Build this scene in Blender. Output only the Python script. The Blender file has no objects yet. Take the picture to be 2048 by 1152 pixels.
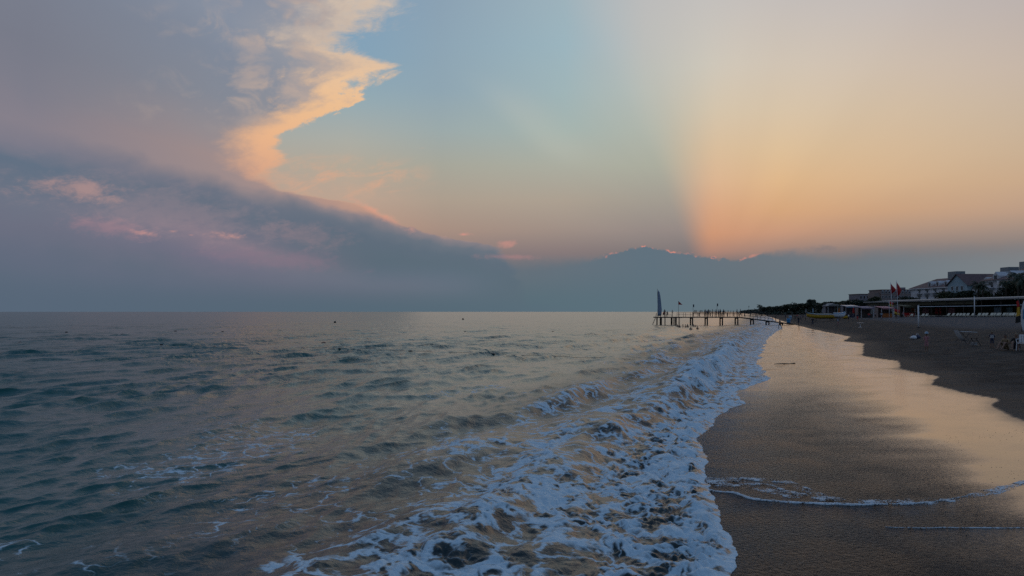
import bpy, bmesh, math, random
import numpy as np
from mathutils import Vector, Matrix

sc = bpy.context.scene
COL = sc.collection
F = 1422.0                # focal length in photograph pixels
HZ = 623.5                # horizon row of the photograph
CAMH = 3.0

# ------------------------------------------------------------------ camera
cam_d = bpy.data.cameras.new('camera')
cam_d.sensor_width = 36.0
cam_d.lens = 36.0 * F / 2048.0
cam_d.shift_y = (HZ - 576.0) / 2048.0
cam_d.clip_start = 0.1
cam_d.clip_end = 60000.0
cam = bpy.data.objects.new('camera', cam_d)
COL.objects.link(cam)
cam.location = (0, 0, CAMH)
cam.rotation_euler = (math.radians(90), 0, 0)
sc.camera = cam

# ------------------------------------------------------------------ exposure
sc.view_settings.view_transform = 'Standard'
sc.view_settings.look = 'None'
sc.view_settings.exposure = 0.0
sc.view_settings.gamma = 1.0
sc.view_settings.use_curve_mapping = False
sc.cycles.use_denoising = False
sc.cycles.max_bounces = 5
sc.cycles.diffuse_bounces = 2
sc.cycles.glossy_bounces = 3
sc.cycles.caustics_reflective = False
sc.cycles.caustics_refractive = False

# ------------------------------------------------------------------ sky
def lin(c):
    out = []
    for x in c[:3]:
        x = x / 255.0
        out.append(x / 12.92 if x <= 0.04045 else ((x + 0.055) / 1.055) ** 2.4)
    return (*out, 1.0)

def azel(u, v):
    return (math.degrees(math.atan((u - 1024) / F)),
            math.degrees(math.atan((HZ - v) / math.hypot(F, u - 1024))))

class G:
    """small wrapper that writes shader maths as node graphs"""
    def __init__(self, nt):
        self.nt = nt
    def put(self, inp, val):
        if isinstance(val, bpy.types.NodeSocket):
            self.nt.links.new(val, inp)
        else:
            inp.default_value = val
    def m(self, op, a, b=0.0, c=0.0, clamp=False):
        n = self.nt.nodes.new('ShaderNodeMath'); n.operation = op; n.use_clamp = clamp
        self.put(n.inputs[0], a); self.put(n.inputs[1], b)
        if op in ('MULTIPLY_ADD', 'SMOOTH_MIN', 'SMOOTH_MAX', 'COMPARE', 'WRAP'):
            self.put(n.inputs[2], c)
        return n.outputs[0]
    def add(self, a, b): return self.m('ADD', a, b)
    def sub(self, a, b): return self.m('SUBTRACT', a, b)
    def mul(self, a, b): return self.m('MULTIPLY', a, b)
    def mad(self, a, b, c): return self.m('MULTIPLY_ADD', a, b, c)
    def sstep(self, x, e0, e1, o0=0.0, o1=1.0, kind='SMOOTHSTEP'):
        n = self.nt.nodes.new('ShaderNodeMapRange'); n.interpolation_type = kind; n.clamp = True
        self.put(n.inputs['Value'], x)
        self.put(n.inputs['From Min'], e0); self.put(n.inputs['From Max'], e1)
        self.put(n.inputs['To Min'], o0); self.put(n.inputs['To Max'], o1)
        return n.outputs['Result']
    def lstep(self, x, e0, e1, o0=0.0, o1=1.0): return self.sstep(x, e0, e1, o0, o1, 'LINEAR')
    def curve(self, x, pts):
        pts = sorted(pts)
        x0, x1 = pts[0][0], pts[-1][0]
        ys = [p[1] for p in pts]; y0, y1 = min(ys), max(ys)
        if y1 - y0 < 1e-6: y1 = y0 + 1
        n = self.nt.nodes.new('ShaderNodeFloatCurve')
        cv = n.mapping.curves[0]
        while len(cv.points) > 2: cv.points.remove(cv.points[1])
        P = [((a - x0) / (x1 - x0), (b - y0) / (y1 - y0)) for a, b in pts]
        cv.points[0].location = P[0]; cv.points[1].location = P[-1]
        for p in P[1:-1]: cv.points.new(*p)
        for p in cv.points: p.handle_type = 'AUTO_CLAMPED'
        n.mapping.update()
        self.put(n.inputs['Value'], self.lstep(x, x0, x1))
        return self.mad(n.outputs[0], y1 - y0, y0)
    def ramp(self, x, stops, interp='LINEAR'):
        """stops: (position, sRGB 0-255)"""
        stops = sorted(stops)
        x0, x1 = stops[0][0], stops[-1][0]
        n = self.nt.nodes.new('ShaderNodeValToRGB'); cr = n.color_ramp; cr.interpolation = interp
        el = cr.elements
        el[0].position = 0.0; el[0].color = lin(stops[0][1])
        el[1].position = 1.0; el[1].color = lin(stops[-1][1])
        for p, c in stops[1:-1]:
            e = el.new((p - x0) / (x1 - x0)); e.color = lin(c)
        self.put(n.inputs[0], self.lstep(x, x0, x1))
        return n.outputs[0]
    def mix(self, f, a, b, mode='MIX'):
        n = self.nt.nodes.new('ShaderNodeMix'); n.data_type = 'RGBA'; n.blend_type = mode; n.clamp_factor = True
        self.put(n.inputs[0], f); self.put(n.inputs[6], a); self.put(n.inputs[7], b)
        return n.outputs[2]
    def xyz(self, x, y, z=0.0):
        n = self.nt.nodes.new('ShaderNodeCombineXYZ')
        self.put(n.inputs[0], x); self.put(n.inputs[1], y); self.put(n.inputs[2], z)
        return n.outputs[0]
    def noise(self, vec, scale=1.0, detail=4.0, rough=0.55, dist=0.0, ntype='FBM', dims='3D', lac=2.0):
        n = self.nt.nodes.new('ShaderNodeTexNoise'); n.noise_dimensions = dims; n.noise_type = ntype
        try: n.normalize = True
        except Exception: pass
        self.put(n.inputs['Vector'], vec)
        n.inputs['Scale'].default_value = scale; n.inputs['Detail'].default_value = detail
        n.inputs['Roughness'].default_value = rough; n.inputs['Distortion'].default_value = dist
        n.inputs['Lacunarity'].default_value = lac
        return n.outputs[0]

SUN_AZ, SUN_EL = azel(1452, 520)
def build_world():
    w = bpy.data.worlds.new('World'); sc.world = w; w.use_nodes = True
    nt = w.node_tree; nt.nodes.clear(); g = G(nt)
    tc = nt.nodes.new('ShaderNodeTexCoord')
    sep = nt.nodes.new('ShaderNodeSeparateXYZ'); nt.links.new(tc.outputs['Generated'], sep.inputs[0])
    dx, dy, dz = sep.outputs
    D = 57.29578
    X = g.mul(g.m('ARCTAN2', dx, dy), D)                        # azimuth, degrees, 0 = view axis
    Y = g.mul(g.m('ARCSINE', dz), D)                            # elevation, degrees
    # ---- the sky texture, sun low behind the bank of cloud
    sk = nt.nodes.new('ShaderNodeTexSky'); sk.sky_type = 'NISHITA'; sk.sun_disc = False
    sk.sun_elevation = math.radians(SUN_EL); sk.sun_rotation = math.radians(SUN_AZ)
    sk.air_density = 1.3; sk.dust_density = 2.2; sk.ozone_density = 1.5; sk.altitude = 0
    nish = g.mix(1.0, sk.outputs[0], (0.06, 0.06, 0.06, 1), 'MULTIPLY')

    nish = g.mix(1.0, nish, (0.30, 0.30, 0.34, 1), 'DARKEN')

    def row(v, u=1024): return azel(u, v)[1]
    def column(u, stops):
        return g.ramp(Y, [(row(v, u), c) for v, c in stops] + [(46, (106, 134, 165)), (90, (62, 102, 152))])
    # ---- clear evening air: colour by elevation, in several directions
    cols = [
        (-70, column(300, [(640, (84, 103, 120)), (560, (92, 108, 124)), (480, (140, 128, 132)), (400, (150, 140, 142)), (300, (140, 150, 160)), (150, (122, 152, 176)), (0, (118, 150, 180))])),
        (azel(700, 0)[0], column(700, [(640, (84, 103, 120)), (560, (92, 108, 124)), (500, (150, 128, 126)), (450, (188, 152, 134)), (400, (190, 164, 146)), (330, (180, 170, 154)), (280, (172, 174, 166)), (200, (150, 172, 180)), (110, (132, 164, 186)), (0, (130, 160, 186))])),
        (azel(880, 0)[0], column(880, [(640, (84, 104, 120)), (560, (92, 108, 124)), (505, (138, 122, 124)), (460, (168, 143, 131)), (400, (173, 158, 143)), (330, (167, 167, 155)), (260, (156, 171, 172)), (180, (144, 167, 180)), (90, (142, 166, 182)), (0, (140, 163, 181))])),
        (azel(1130, 0)[0], column(1130, [(640, (82, 106, 120)), (545, (90, 108, 122)), (505, (134, 120, 122)), (460, (158, 142, 134)), (400, (172, 160, 146)), (330, (172, 174, 162)), (260, (164, 180, 176)), (180, (160, 182, 186)), (90, (156, 182, 192)), (0, (158, 180, 190))])),
        (azel(1290, 0)[0], column(1290, [(640, (84, 108, 122)), (545, (92, 108, 122)), (505, (126, 118, 120)), (460, (150, 138, 134)), (400, (164, 157, 146)), (330, (172, 174, 160)), (260, (176, 182, 172)), (180, (180, 187, 182)), (90, (182, 187, 187)), (0, (182, 186, 188))])),
    ]
    dark = cols[0][1]
    for (a0, c0), (a1, c1) in zip(cols, cols[1:]):
        dark = g.mix(g.lstep(X, a0, a1), dark, c1)
    colr = [
        (azel(1400, 0)[0], column(1400, [(640, (88, 110, 122)), (530, (104, 110, 118)), (505, (176, 132, 116)), (470, (208, 150, 116)), (420, (215, 164, 130)), (360, (219, 181, 147)), (300, (217, 189, 156)), (220, (213, 197, 173)), (130, (209, 201, 187)), (0, (200, 195, 190))])),
        (azel(1560, 0)[0], column(1560, [(640, (92, 110, 122)), (530, (104, 112, 120)), (500, (160, 132, 122)), (465, (200, 152, 124)), (420, (216, 168, 126)), (360, (224, 184, 140)), (300, (222, 192, 154)), (220, (217, 197, 170)), (130, (211, 198, 182)), (0, (198, 192, 188))])),
        (azel(1800, 0)[0], column(1800, [(640, (98, 114, 124)), (530, (108, 116, 124)), (500, (134, 124, 124)), (465, (172, 144, 128)), (420, (202, 162, 130)), (360, (213, 178, 142)), (300, (214, 185, 152)), (220, (212, 190, 164)), (130, (208, 192, 176)), (0, (196, 188, 184))])),
        (azel(2048, 0)[0], column(2048, [(640, (104, 118, 126)), (530, (114, 120, 126)), (500, (128, 122, 124)), (465, (156, 138, 130)), (420, (188, 156, 134)), (360, (202, 170, 140)), (300, (204, 178, 150)), (220, (202, 182, 160)), (130, (200, 184, 170)), (0, (190, 180, 176))])),
        (75, column(2048, [(640, (90, 106, 120)), (530, (104, 114, 126)), (465, (122, 122, 130)), (360, (132, 134, 142)), (220, (132, 140, 152)), (0, (122, 138, 158))])),
        (130, column(2048, [(640, (74, 92, 114)), (530, (82, 100, 124)), (360, (88, 108, 136)), (0, (90, 114, 146))])),
    ]
    lit = colr[0][1]
    for (a0, c0), (a1, c1) in zip(colr, colr[1:]):
        lit = g.mix(g.lstep(X, a0, a1), lit, c1)
    # the back of the sky closes smoothly from both sides
    back = column(2048, [(640, (74, 92, 114)), (530, (82, 100, 124)), (360, (88, 108, 136)), (0, (90, 114, 146))])
    dark = g.mix(g.lstep(X, -80, -140), dark, back)
    # ---- the edge of the shaft of light that leaves the sun upwards
    edge = g.curve(Y, [(row(540), azel(1400, 0)[0]), (row(470), azel(1388, 0)[0]), (row(400), azel(1374, 0)[0]), (row(300), azel(1354, 0)[0]),
                       (row(200), azel(1336, 0)[0]), (row(100), azel(1316, 0)[0]), (row(0), azel(1290, 0)[0]), (45, azel(1230, 0)[0])])
    wid = g.curve(Y, [(row(540), 0.9), (row(450), 1.8), (row(350), 2.8), (row(230), 4.4), (row(100), 7.0), (row(0), 10.0), (45, 16)])
    shaft = g.sstep(g.m('DIVIDE', g.sub(X, edge), wid), -0.75, 1.0)
    clear = g.mix(shaft, dark, lit)
    # ---- soft streaks fanning out from the sun
    ang = g.m('ARCTAN2', g.sub(X, SUN_AZ), g.m('MAXIMUM', g.sub(Y, SUN_EL - 0.6), 0.15))
    rad = g.m('SQRT', g.add(g.m('POWER', g.sub(X, SUN_AZ), 2.0), g.m('POWER', g.sub(Y, SUN_EL), 2.0)))
    st = g.noise(g.xyz(g.mul(ang, 3.4), 3.7, 0), 1.0, 2.0, 0.5)
    env = g.mul(g.sstep(rad, 0.5, 4.0), g.sstep(rad, 34.0, 10.0))
    stf = g.add(1.0, g.mul(g.mul(g.sub(st, 0.5), 0.085), env))
    nt_s = nt.nodes.new('ShaderNodeVectorMath'); nt_s.operation = 'SCALE'
    g.put(nt_s.inputs[0], clear); g.put(nt_s.inputs['Scale'], stf); clear = nt_s.outputs[0]
    # one faint pale ray on the left
    rx = g.sub(X, g.curve(Y, [(row(330), azel(1140, 0)[0]), (row(230), azel(1040, 0)[0]), (row(120), azel(930, 0)[0])]))
    ray = g.mul(g.mul(g.sstep(rx, -2.6, 0.3), g.sstep(rx, 4.6, 0.3)), g.mul(g.sstep(Y, row(345), row(290)), g.sstep(Y, row(130), row(230))))
    clear = g.mix(g.mul(ray, 0.13), clear, lin((214, 206, 186)))

    # ---- noise fields shared by the clouds (wisps lean up to the right)
    ca, sa = math.cos(math.radians(14)), math.sin(math.radians(14))
    al = g.add(g.mul(X, ca), g.mul(Y, sa)); ac = g.sub(g.mul(Y, ca), g.mul(X, sa))
    n_big = g.sub(g.noise(g.xyz(g.mul(X, 0.16), g.mul(Y, 0.22), 1.3), 1.0, 3.0, 0.5), 0.5)
    n_wisp = g.sub(g.noise(g.xyz(g.mul(al, 0.30), g.mul(ac, 0.95), 7.1), 1.0, 7.0, 0.66, 0.5), 0.5)
    n_fine = g.sub(g.noise(g.xyz(g.mul(X, 0.9), g.mul(Y, 1.5), 4.4), 1.0, 6.0, 0.66, 0.3), 0.5)
    n_tuft = g.sub(g.noise(g.xyz(g.mul(X, 0.42), g.mul(Y, 0.6), 9.2), 1.0, 4.0, 0.55, 0.6), 0.5)

    # ---- bank of cloud along the horizon under the sun
    top = g.curve(X, [(azel(u, v)[0], azel(u, v)[1]) for u, v in
        [(600, 560), (800, 545), (960, 528), (1060, 526), (1130, 522), (1180, 517), (1225, 507), (1262, 498), (1292, 494), (1318, 497), (1345, 503), (1372, 505),
         (1400, 511), (1440, 517), (1475, 519), (1500, 512), (1540, 504), (1580, 501), (1640, 503), (1700, 507), (1760, 499), (1850, 500), (1950, 498), (2048, 494), (2400, 500)]])
    n_cum = g.sub(g.noise(g.xyz(g.mul(X, 1.5), g.mul(Y, 1.7), 2.4), 1.0, 4.0, 0.62, 0.2), 0.5)
    ydf = g.sub(g.add(top, g.add(g.add(g.mul(n_fine, 0.45), g.mul(n_cum, 0.75)), g.mul(n_tuft, 0.3))), Y)
    crisp = g.mul(g.sstep(X, azel(1040, 0)[0], azel(1240, 0)[0]), g.sstep(X, azel(1720, 0)[0], azel(1460, 0)[0]))
    bsoft = g.lstep(crisp, 0, 1, 1.5, 0.16)
    bank = g.sstep(g.m('DIVIDE', ydf, bsoft), -0.5, 1.0)
    bank_c = g.ramp(X, [(-90, (84, 100, 120)), (azel(0, 0)[0], (88, 104, 122)), (azel(500, 0)[0], (86, 104, 120)), (azel(900, 0)[0], (84, 106, 120)), (azel(1200, 0)[0], (88, 110, 124)),
                        (azel(1500, 0)[0], (96, 112, 124)), (azel(1800, 0)[0], (106, 120, 130)), (azel(2048, 0)[0], (118, 128, 136)), (90, (96, 112, 130))])
    bank_t = g.ramp(X, [(-90, (92, 106, 126)), (azel(0, 0)[0], (104, 114, 132)), (azel(600, 0)[0], (100, 108, 124)), (azel(1000, 0)[0], (104, 112, 124)), (azel(1300, 0)[0], (94, 112, 126)),
                        (azel(1500, 0)[0], (104, 114, 124)), (azel(1800, 0)[0], (112, 122, 132)), (azel(2048, 0)[0], (126, 130, 136)), (90, (106, 120, 138))])
    bank_col = g.mix(g.sstep(Y, 0.3, row(510)), bank_c, bank_t)
    sky = g.mix(bank, clear, bank_col)
    rimn = g.sstep(g.noise(g.xyz(g.mul(X, 1.3), g.mul(Y, 1.3), 5.0), 1.0, 3.0, 0.6), 0.46, 0.60)
    rim = g.mul(g.mul(g.sstep(ydf, -0.09, 0.0), g.sstep(ydf, 0.13, 0.03)), rimn)
    rim = g.mul(rim, g.mul(g.sstep(X, azel(1160, 0)[0], azel(1270, 0)[0]), g.sstep(X, azel(1560, 0)[0], azel(1440, 0)[0])))
    sky = g.mix(g.mul(rim, 0.75), sky, lin((224, 142, 126)))

    # ---- the great cloud on the left: its right-hand edge
    cedge = g.curve(Y, [(row(v, u), azel(u, 0)[0]) for u, v in
        [(1010, 508), (985, 490), (900, 476), (800, 446), (735, 412), (640, 394), (572, 376), (552, 352), (562, 332), (574, 312), (560, 296), (566, 276), (612, 252),
         (676, 226), (722, 202), (736, 180), (772, 152), (796, 130), (716, 106), (712, 82), (762, 58), (790, 30), (812, -20), (880, -140), (900, -400)]] + [(-4, azel(1100, 0)[0])])
    upper = g.sstep(Y, row(270), row(215))
    dev = g.add(g.mul(n_wisp, g.lstep(upper, 0, 1, 2.2, 8.5)), g.mul(n_fine, g.lstep(upper, 0, 1, 2.0, 3.2)))
    cd = g.sub(g.add(cedge, dev), X)                             # degrees inside the cloud
    soft = g.curve(Y, [(row(520), 0.8), (row(470), 0.5), (row(420), 0.7), (row(385), 1.8), (row(340), 1.2), (row(260), 0.6), (row(160), 2.2), (row(60), 3.4), (row(0), 4.0)])
    cmask = g.sstep(g.m('DIVIDE', cd, soft), -0.25, 1.0)
    # body colours follow bands that slope down to the right
    W = g.add(g.add(Y, g.mul(X, 0.21)), g.add(g.mul(n_big, 2.2), g.mul(n_tuft, 0.9)))
    def sl(v): return azel(0, v)[1] + 0.21 * azel(0, 0)[0]
    def band(stops): return g.ramp(W, [(sl(v), c) for v, c in stops])
    b0 = band([(640, (84, 101, 118)), (560, (92, 106, 124)), (500, (99, 108, 127)), (440, (108, 112, 130)), (400, (110, 116, 133)), (345, (102, 114, 132)), (305, (98, 113, 132)),
               (270, (126, 124, 138)), (225, (135, 129, 140)), (150, (126, 126, 139)), (60, (121, 124, 138)), (-60, (122, 127, 142)), (-300, (112, 126, 148)), (-700, (86, 112, 148))])
    b1 = band([(560, (84, 103, 119)), (480, (90, 106, 122)), (430, (112, 112, 131)), (375, (134, 122, 136)), (340, (112, 114, 131)), (300, (100, 111, 128)), (268, (108, 115, 131)),
               (230, (158, 140, 140)), (190, (160, 141, 140)), (110, (147, 141, 146)), (40, (133, 138, 150)), (-60, (129, 138, 154)), (-160, (136, 145, 161)), (-300, (124, 138, 160)), (-700, (90, 118, 152))])
    b2 = band([(470, (84, 106, 120)), (420, (86, 106, 121)), (360, (88, 106, 121)), (320, (90, 107, 122)), (285, (93, 108, 124)), (258, (104, 114, 128)), (238, (134, 127, 134)), (222, (188, 150, 134)),
               (200, (200, 158, 136)), (120, (184, 160, 146)), (40, (164, 158, 158)), (-60, (158, 158, 164)), (-160, (172, 166, 164)), (-300, (136, 148, 166)), (-700, (94, 122, 156))])
    body = g.mix(g.lstep(X, azel(60, 0)[0], azel(430, 0)[0]), b0, b1)
    body = g.mix(g.lstep(X, azel(460, 0)[0], azel(760, 0)[0]), body, b2)
    # billows catching light inside the upper part
    puff = g.sstep(g.add(n_tuft, g.mul(n_wisp, 0.4)), -0.05, 0.24)
    pm = g.mul(g.mul(g.sstep(cd, 17.0, 6.0), g.sstep(Y, row(300), row(230))), puff)
    body = g.mix(g.mul(pm, 0.55), body, lin((206, 178, 158)))
    # the lit flank
    litw = g.curve(Y, [(row(500), 0.3), (row(450), 0.5), (row(400), 0.8), (row(380), 1.9), (row(350), 3.8), (row(320), 4.6), (row(290), 4.4), (row(250), 4.8), (row(200), 5.8), (row(150), 7.0), (row(100), 6.6), (row(0), 9.5), (40, 10)])
    lt = g.m('DIVIDE', g.add(cd, g.mul(n_tuft, g.lstep(upper, 0, 1, 1.2, 7.0))), litw)
    flank = g.mul(g.sstep(lt, 1.15, 0.25), g.sstep(Y, row(505), row(400)))
    flank_c = g.ramp(Y, [(row(500), (170, 132, 128)), (row(450), (206, 148, 130)), (row(400), (214, 160, 134)), (row(340), (228, 174, 138)), (row(290), (239, 184, 140)), (row(230), (241, 193, 146)), (row(160), (238, 198, 158)), (row(90), (221, 196, 172)), (row(0), (226, 202, 176)), (40, (196, 180, 168))])
    amt = g.curve(Y, [(row(500), 0.25), (row(420), 0.5), (row(380), 0.72), (row(330), 0.94), (row(200), 0.95), (row(120), 0.78), (row(95), 0.66), (row(0), 0.82), (40, 0.3)])
    body = g.mix(g.mul(flank, amt), body, flank_c)
    sky = g.mix(g.mul(cmask, g.sstep(Y, row(630), row(575))), sky, body)
    sky_low = g.mix(g.mul(g.sstep(X, azel(1050, 0)[0], azel(880, 0)[0]), g.sstep(Y, row(520), row(585))), sky, g.mix(g.sstep(Y, 0.2, row(540)), bank_c, b0))
    sky = sky_low
    # ---- veil of pale wisps right of the edge, and the rose tufts
    veil = g.mul(g.sstep(g.add(n_wisp, g.mul(n_tuft, 0.5)), -0.12, 0.20),
                 g.mul(g.mul(g.sstep(Y, row(410), row(375)), g.sstep(Y, row(305), row(355))), g.mul(g.sstep(X, azel(520, 0)[0], azel(600, 0)[0]), g.sstep(X, azel(890, 0)[0], azel(760, 0)[0]))))
    sky = g.mix(g.mul(veil, 0.62), sky, lin((226, 170, 138)))
    def tuft(sky, u, v, hu, hv, thr, amt_, col, slope=0.0):
        a, e = azel(u, v)
        qx = g.m('DIVIDE', g.sub(X, a), hu / 24.8); qy = g.m('DIVIDE', g.sub(g.sub(Y, e), g.mul(g.sub(X, a), -slope)), hv / 24.8)
        r = g.m('SQRT', g.add(g.mul(qx, qx), g.mul(qy, qy)))
        f = g.sstep(g.sub(g.add(g.mul(n_fine, 1.05), g.mul(n_wisp, 1.0)), g.mul(r, 0.55)), thr - 0.18, thr + 0.42)
        return g.mix(g.mul(f, amt_), sky, lin(col))
    for t in [(165, 384, 90, 26, -0.36, 0.55, (196, 152, 142), 0.02), (330, 420, 230, 50, -0.46, 0.24, (172, 146, 148), 0.14),
              (205, 454, 95, 22, -0.38, 0.34, (180, 134, 142), 0.1), (285, 466, 34, 7, -0.25, 0.6, (208, 152, 144), 0.1), (346, 462, 20, 6, -0.2, 0.6, (216, 158, 144), 0.0),
              (382, 470, 14, 5, -0.2, 0.55, (212, 154, 144), 0.0), (462, 472, 56, 11, -0.3, 0.6, (208, 154, 144), 0.0), (610, 470, 110, 28, -0.42, 0.28, (160, 132, 138), 0.1),
              (560, 518, 150, 24, -0.42, 0.26, (148, 118, 136), 0.06), (930, 469, 30, 6, -0.30, 0.7, (222, 150, 138), 0.0), (1012, 488, 30, 12, -0.26, 0.55, (210, 146, 136), 0.0),
              (1030, 514, 100, 9, -0.30, 0.40, (186, 132, 134), 0.02), (1640, 498, 44, 8, -0.25, 0.45, (108, 112, 122), 0.0), (1506, 511, 18, 7, -0.15, 0.6, (212, 142, 126), -0.3),
              (752, 424, 80, 12, -0.34, 0.5, (230, 162, 138), 0.5), (846, 296, 22, 7, -0.12, 0.35, (212, 172, 152), 0.0)]:
        sky = tuft(sky, *t)
    # a veil of haze low over the sea, and a share of the plain sky model in everything
    final = g.mix(0.03, sky, nish)
    bg = nt.nodes.new('ShaderNodeBackground'); nt.links.new(final, bg.inputs[0]); bg.inputs[1].default_value = 1.0
    out = nt.nodes.new('ShaderNodeOutputWorld'); nt.links.new(bg.outputs[0], out.inputs[0])
    w.cycles.sampling_method = 'MANUAL'; w.cycles.sample_map_resolution = 512
build_world()

# ------------------------------------------------------------------ sun, hidden behind the bank of cloud
sun_d = bpy.data.lights.new('sun', 'SUN'); sun_d.energy = 0.12; sun_d.angle = math.radians(50); sun_d.color = (1.0, 0.72, 0.5)
sun = bpy.data.objects.new('sun', sun_d); COL.objects.link(sun)
sdir = Vector((math.sin(math.radians(SUN_AZ)) * math.cos(math.radians(SUN_EL + 6)), math.cos(math.radians(SUN_AZ)) * math.cos(math.radians(SUN_EL + 6)), math.sin(math.radians(SUN_EL + 6))))
sun.rotation_euler = sdir.to_track_quat('Z', 'Y').to_euler()

# ------------------------------------------------------------------ helpers
R = random.Random(11)
_perm = np.random.RandomState(5).permutation(256)
_perm = np.concatenate([_perm, _perm, _perm])
_ga = np.random.RandomState(9).rand(256) * 2 * np.pi
_gx, _gy = np.cos(_ga).astype(np.float32), np.sin(_ga).astype(np.float32)
_perm = _perm.astype(np.int32)
def perlin(x, y, seed=0):
    x = np.asarray(x, np.float32); y = np.asarray(y, np.float32)
    fx_ = np.floor(x); fy_ = np.floor(y); fx = x - fx_; fy = y - fy_
    xi = fx_.astype(np.int32); yi = fy_.astype(np.int32)
    xi = (xi + seed * 17) & 255; yi = (yi + seed * 29) & 255
    def gr(ix, iy, ax, ay):
        h = _perm.take(_perm.take(ix & 255) + (iy & 255))
        return _gx.take(h) * ax + _gy.take(h) * ay
    u = fx * fx * fx * (fx * (fx * 6 - 15) + 10); v = fy * fy * fy * (fy * (fy * 6 - 15) + 10)
    a = gr(xi, yi, fx, fy); b = gr(xi + 1, yi, fx - 1, fy)
    c = gr(xi, yi + 1, fx, fy - 1); d = gr(xi + 1, yi + 1, fx - 1, fy - 1)
    return 1.5 * ((a + (b - a) * u) + ((c + (d - c) * u) - (a + (b - a) * u)) * v)
def fbm(x, y, octv=4, seed=0, gain=0.5):
    s = 0; a = 1; t = 0
    for i in range(octv):
        s = s + a * perlin(x * 2 ** i, y * 2 ** i, seed + i * 3); t += a; a *= gain
    return s / t
def sst(x, a, b):
    t = np.clip((x - a) / (b - a), 0, 1)
    return t * t * (3 - 2 * t)

def principled(name, color=(0.5, 0.5, 0.5), rough=0.6, metal=0.0, spec=0.5, var=0.0, vscale=3.0):
    m = bpy.data.materials.new(name); m.use_nodes = True
    b = m.node_tree.nodes['Principled BSDF']
    b.inputs['Base Color'].default_value = (*color, 1); b.inputs['Roughness'].default_value = rough
    b.inputs['Metallic'].default_value = metal; b.inputs['Specular IOR Level'].default_value = spec
    if var:
        g = G(m.node_tree)
        tc = m.node_tree.nodes.new('ShaderNodeTexCoord')
        n = g.noise(tc.outputs['Object'], vscale, 5.0, 0.65)
        c0 = tuple(max(0, c * (1 - var)) for c in color) + (1,); c1 = tuple(min(1, c * (1 + var)) for c in color) + (1,)
        g.put(b.inputs['Base Color'], g.mix(g.sstep(n, 0.3, 0.7), c0, c1))
    return m

# ------------------------------------------------------------------ the lie of the land
# swash front (where the foam ends on the sand), from rows of the photograph at sea level
_fr = [(1452, 1300), (1455, 1152), (1474, 1104), (1442, 1044), (1428, 1000), (1408, 955), (1412, 912), (1392, 872), (1424, 850), (1430, 832), (1484, 806), (1476, 782),
       (1540, 757), (1528, 741), (1512, 726), (1522, 708), (1530, 690), (1536, 676), (1552, 664), (1566, 656), (1560, 649), (1552, 643), (1546, 637), (1535, 632), (1520, 628.5)]
_fy = [CAMH * F / (v - HZ) for u, v in _fr]; _fx = [(u - 1024) / F * d for (u, v), d in zip(_fr, _fy)]
_fy = [-60.0, -10.0] + _fy + [1500.0, 6000.0, 40000.0]; _fx = [-26.0, -5.2] + _fx + [500.0, 1900.0, 12000.0]
_fx = np.array(_fx); _fy = np.array(_fy)
# smooth base line of the shore, for the wave crests and the beach profile
_by = np.array([-60, 0, 8, 17, 25, 35, 64, 100, 130, 170, 225, 300, 400, 540, 900, 1500, 6000, 40000.0])
_bx = np.interp(_by, _fy, _fx)
_bx[3] = 5.1; _bx[4] = 8.3; _bx[5] = 12.2
def smooth_interp(y, px, py):
    """monotone-ish cubic through (py, px)"""
    m = np.gradient(px, py)
    i = np.clip(np.searchsorted(py, y) - 1, 0, len(py) - 2)
    h = py[i + 1] - py[i]; t = (y - py[i]) / h
    return ((2 * t**3 - 3 * t**2 + 1) * px[i] + (t**3 - 2 * t**2 + t) * h * m[i] + (-2 * t**3 + 3 * t**2) * px[i + 1] + (t**3 - t**2) * h * m[i + 1])
def shore_x(y): return smooth_interp(np.clip(y, -59, 39000), _bx, _by)
def front_x(y): return np.interp(y, _fy, _fx)
CS = 0.92
_ps = np.array([-400, -60, -12, 0, 4, 8, 10.5, 16, 20, 30, 44, 60, 120, 4000.0])
_pz = np.array([-14, -3.2, -0.75, 0.0, 0.15, 0.34, 0.5, 0.98, 1.15, 1.5, 1.9, 2.0, 2.1, 2.3])
def sand_base(x, y):
    return np.interp((x - shore_x(y)) * CS, _ps, _pz)
def sand_z(x, y):
    s = (x - shore_x(y)) * CS
    z = np.interp(s, _ps, _pz)
    r = np.hypot(x, y)
    dry = sst(s, 7.5, 11.0)
    z = z + dry * (0.065 * fbm(x * 1.1, y * 1.1, 4, 3, 0.6) * sst(r, 400, 60) + 0.10 * fbm(x * 0.12, y * 0.12, 3, 8))
    z = z + sst(s, 0, 3) * 0.012 * fbm(x * 0.35, y * 0.12, 2, 14)
    return z
def ground(u, v, it=60):
    """where the line of sight through a point of the photograph meets the sand"""
    a = (u - 1024) / F; b = (HZ - v) / F
    d = np.geomspace(4.0, 2500.0, 700)
    for _ in range(3):
        below = CAMH + b * d < sand_z(a * d, d)
        k = int(np.argmax(below)) if below.any() else len(d) - 1
        d = np.linspace(d[max(k - 1, 0)], d[k], 40)
    m = float(d[20])
    return Vector((a * m, m, float(sand_z(np.array([a * m]), np.array([m]))[0])))
def on_sand(x, y): return Vector((x, y, float(sand_z(np.array([float(x)]), np.array([float(y)]))[0])))
def at(u, v, d): return Vector(((u - 1024) / F * d, d, CAMH + (HZ - v) / F * d))
def on_sea(u, v):
    d = CAMH * F / (v - HZ); return Vector(((u - 1024) / F * d, d, 0.0))

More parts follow.
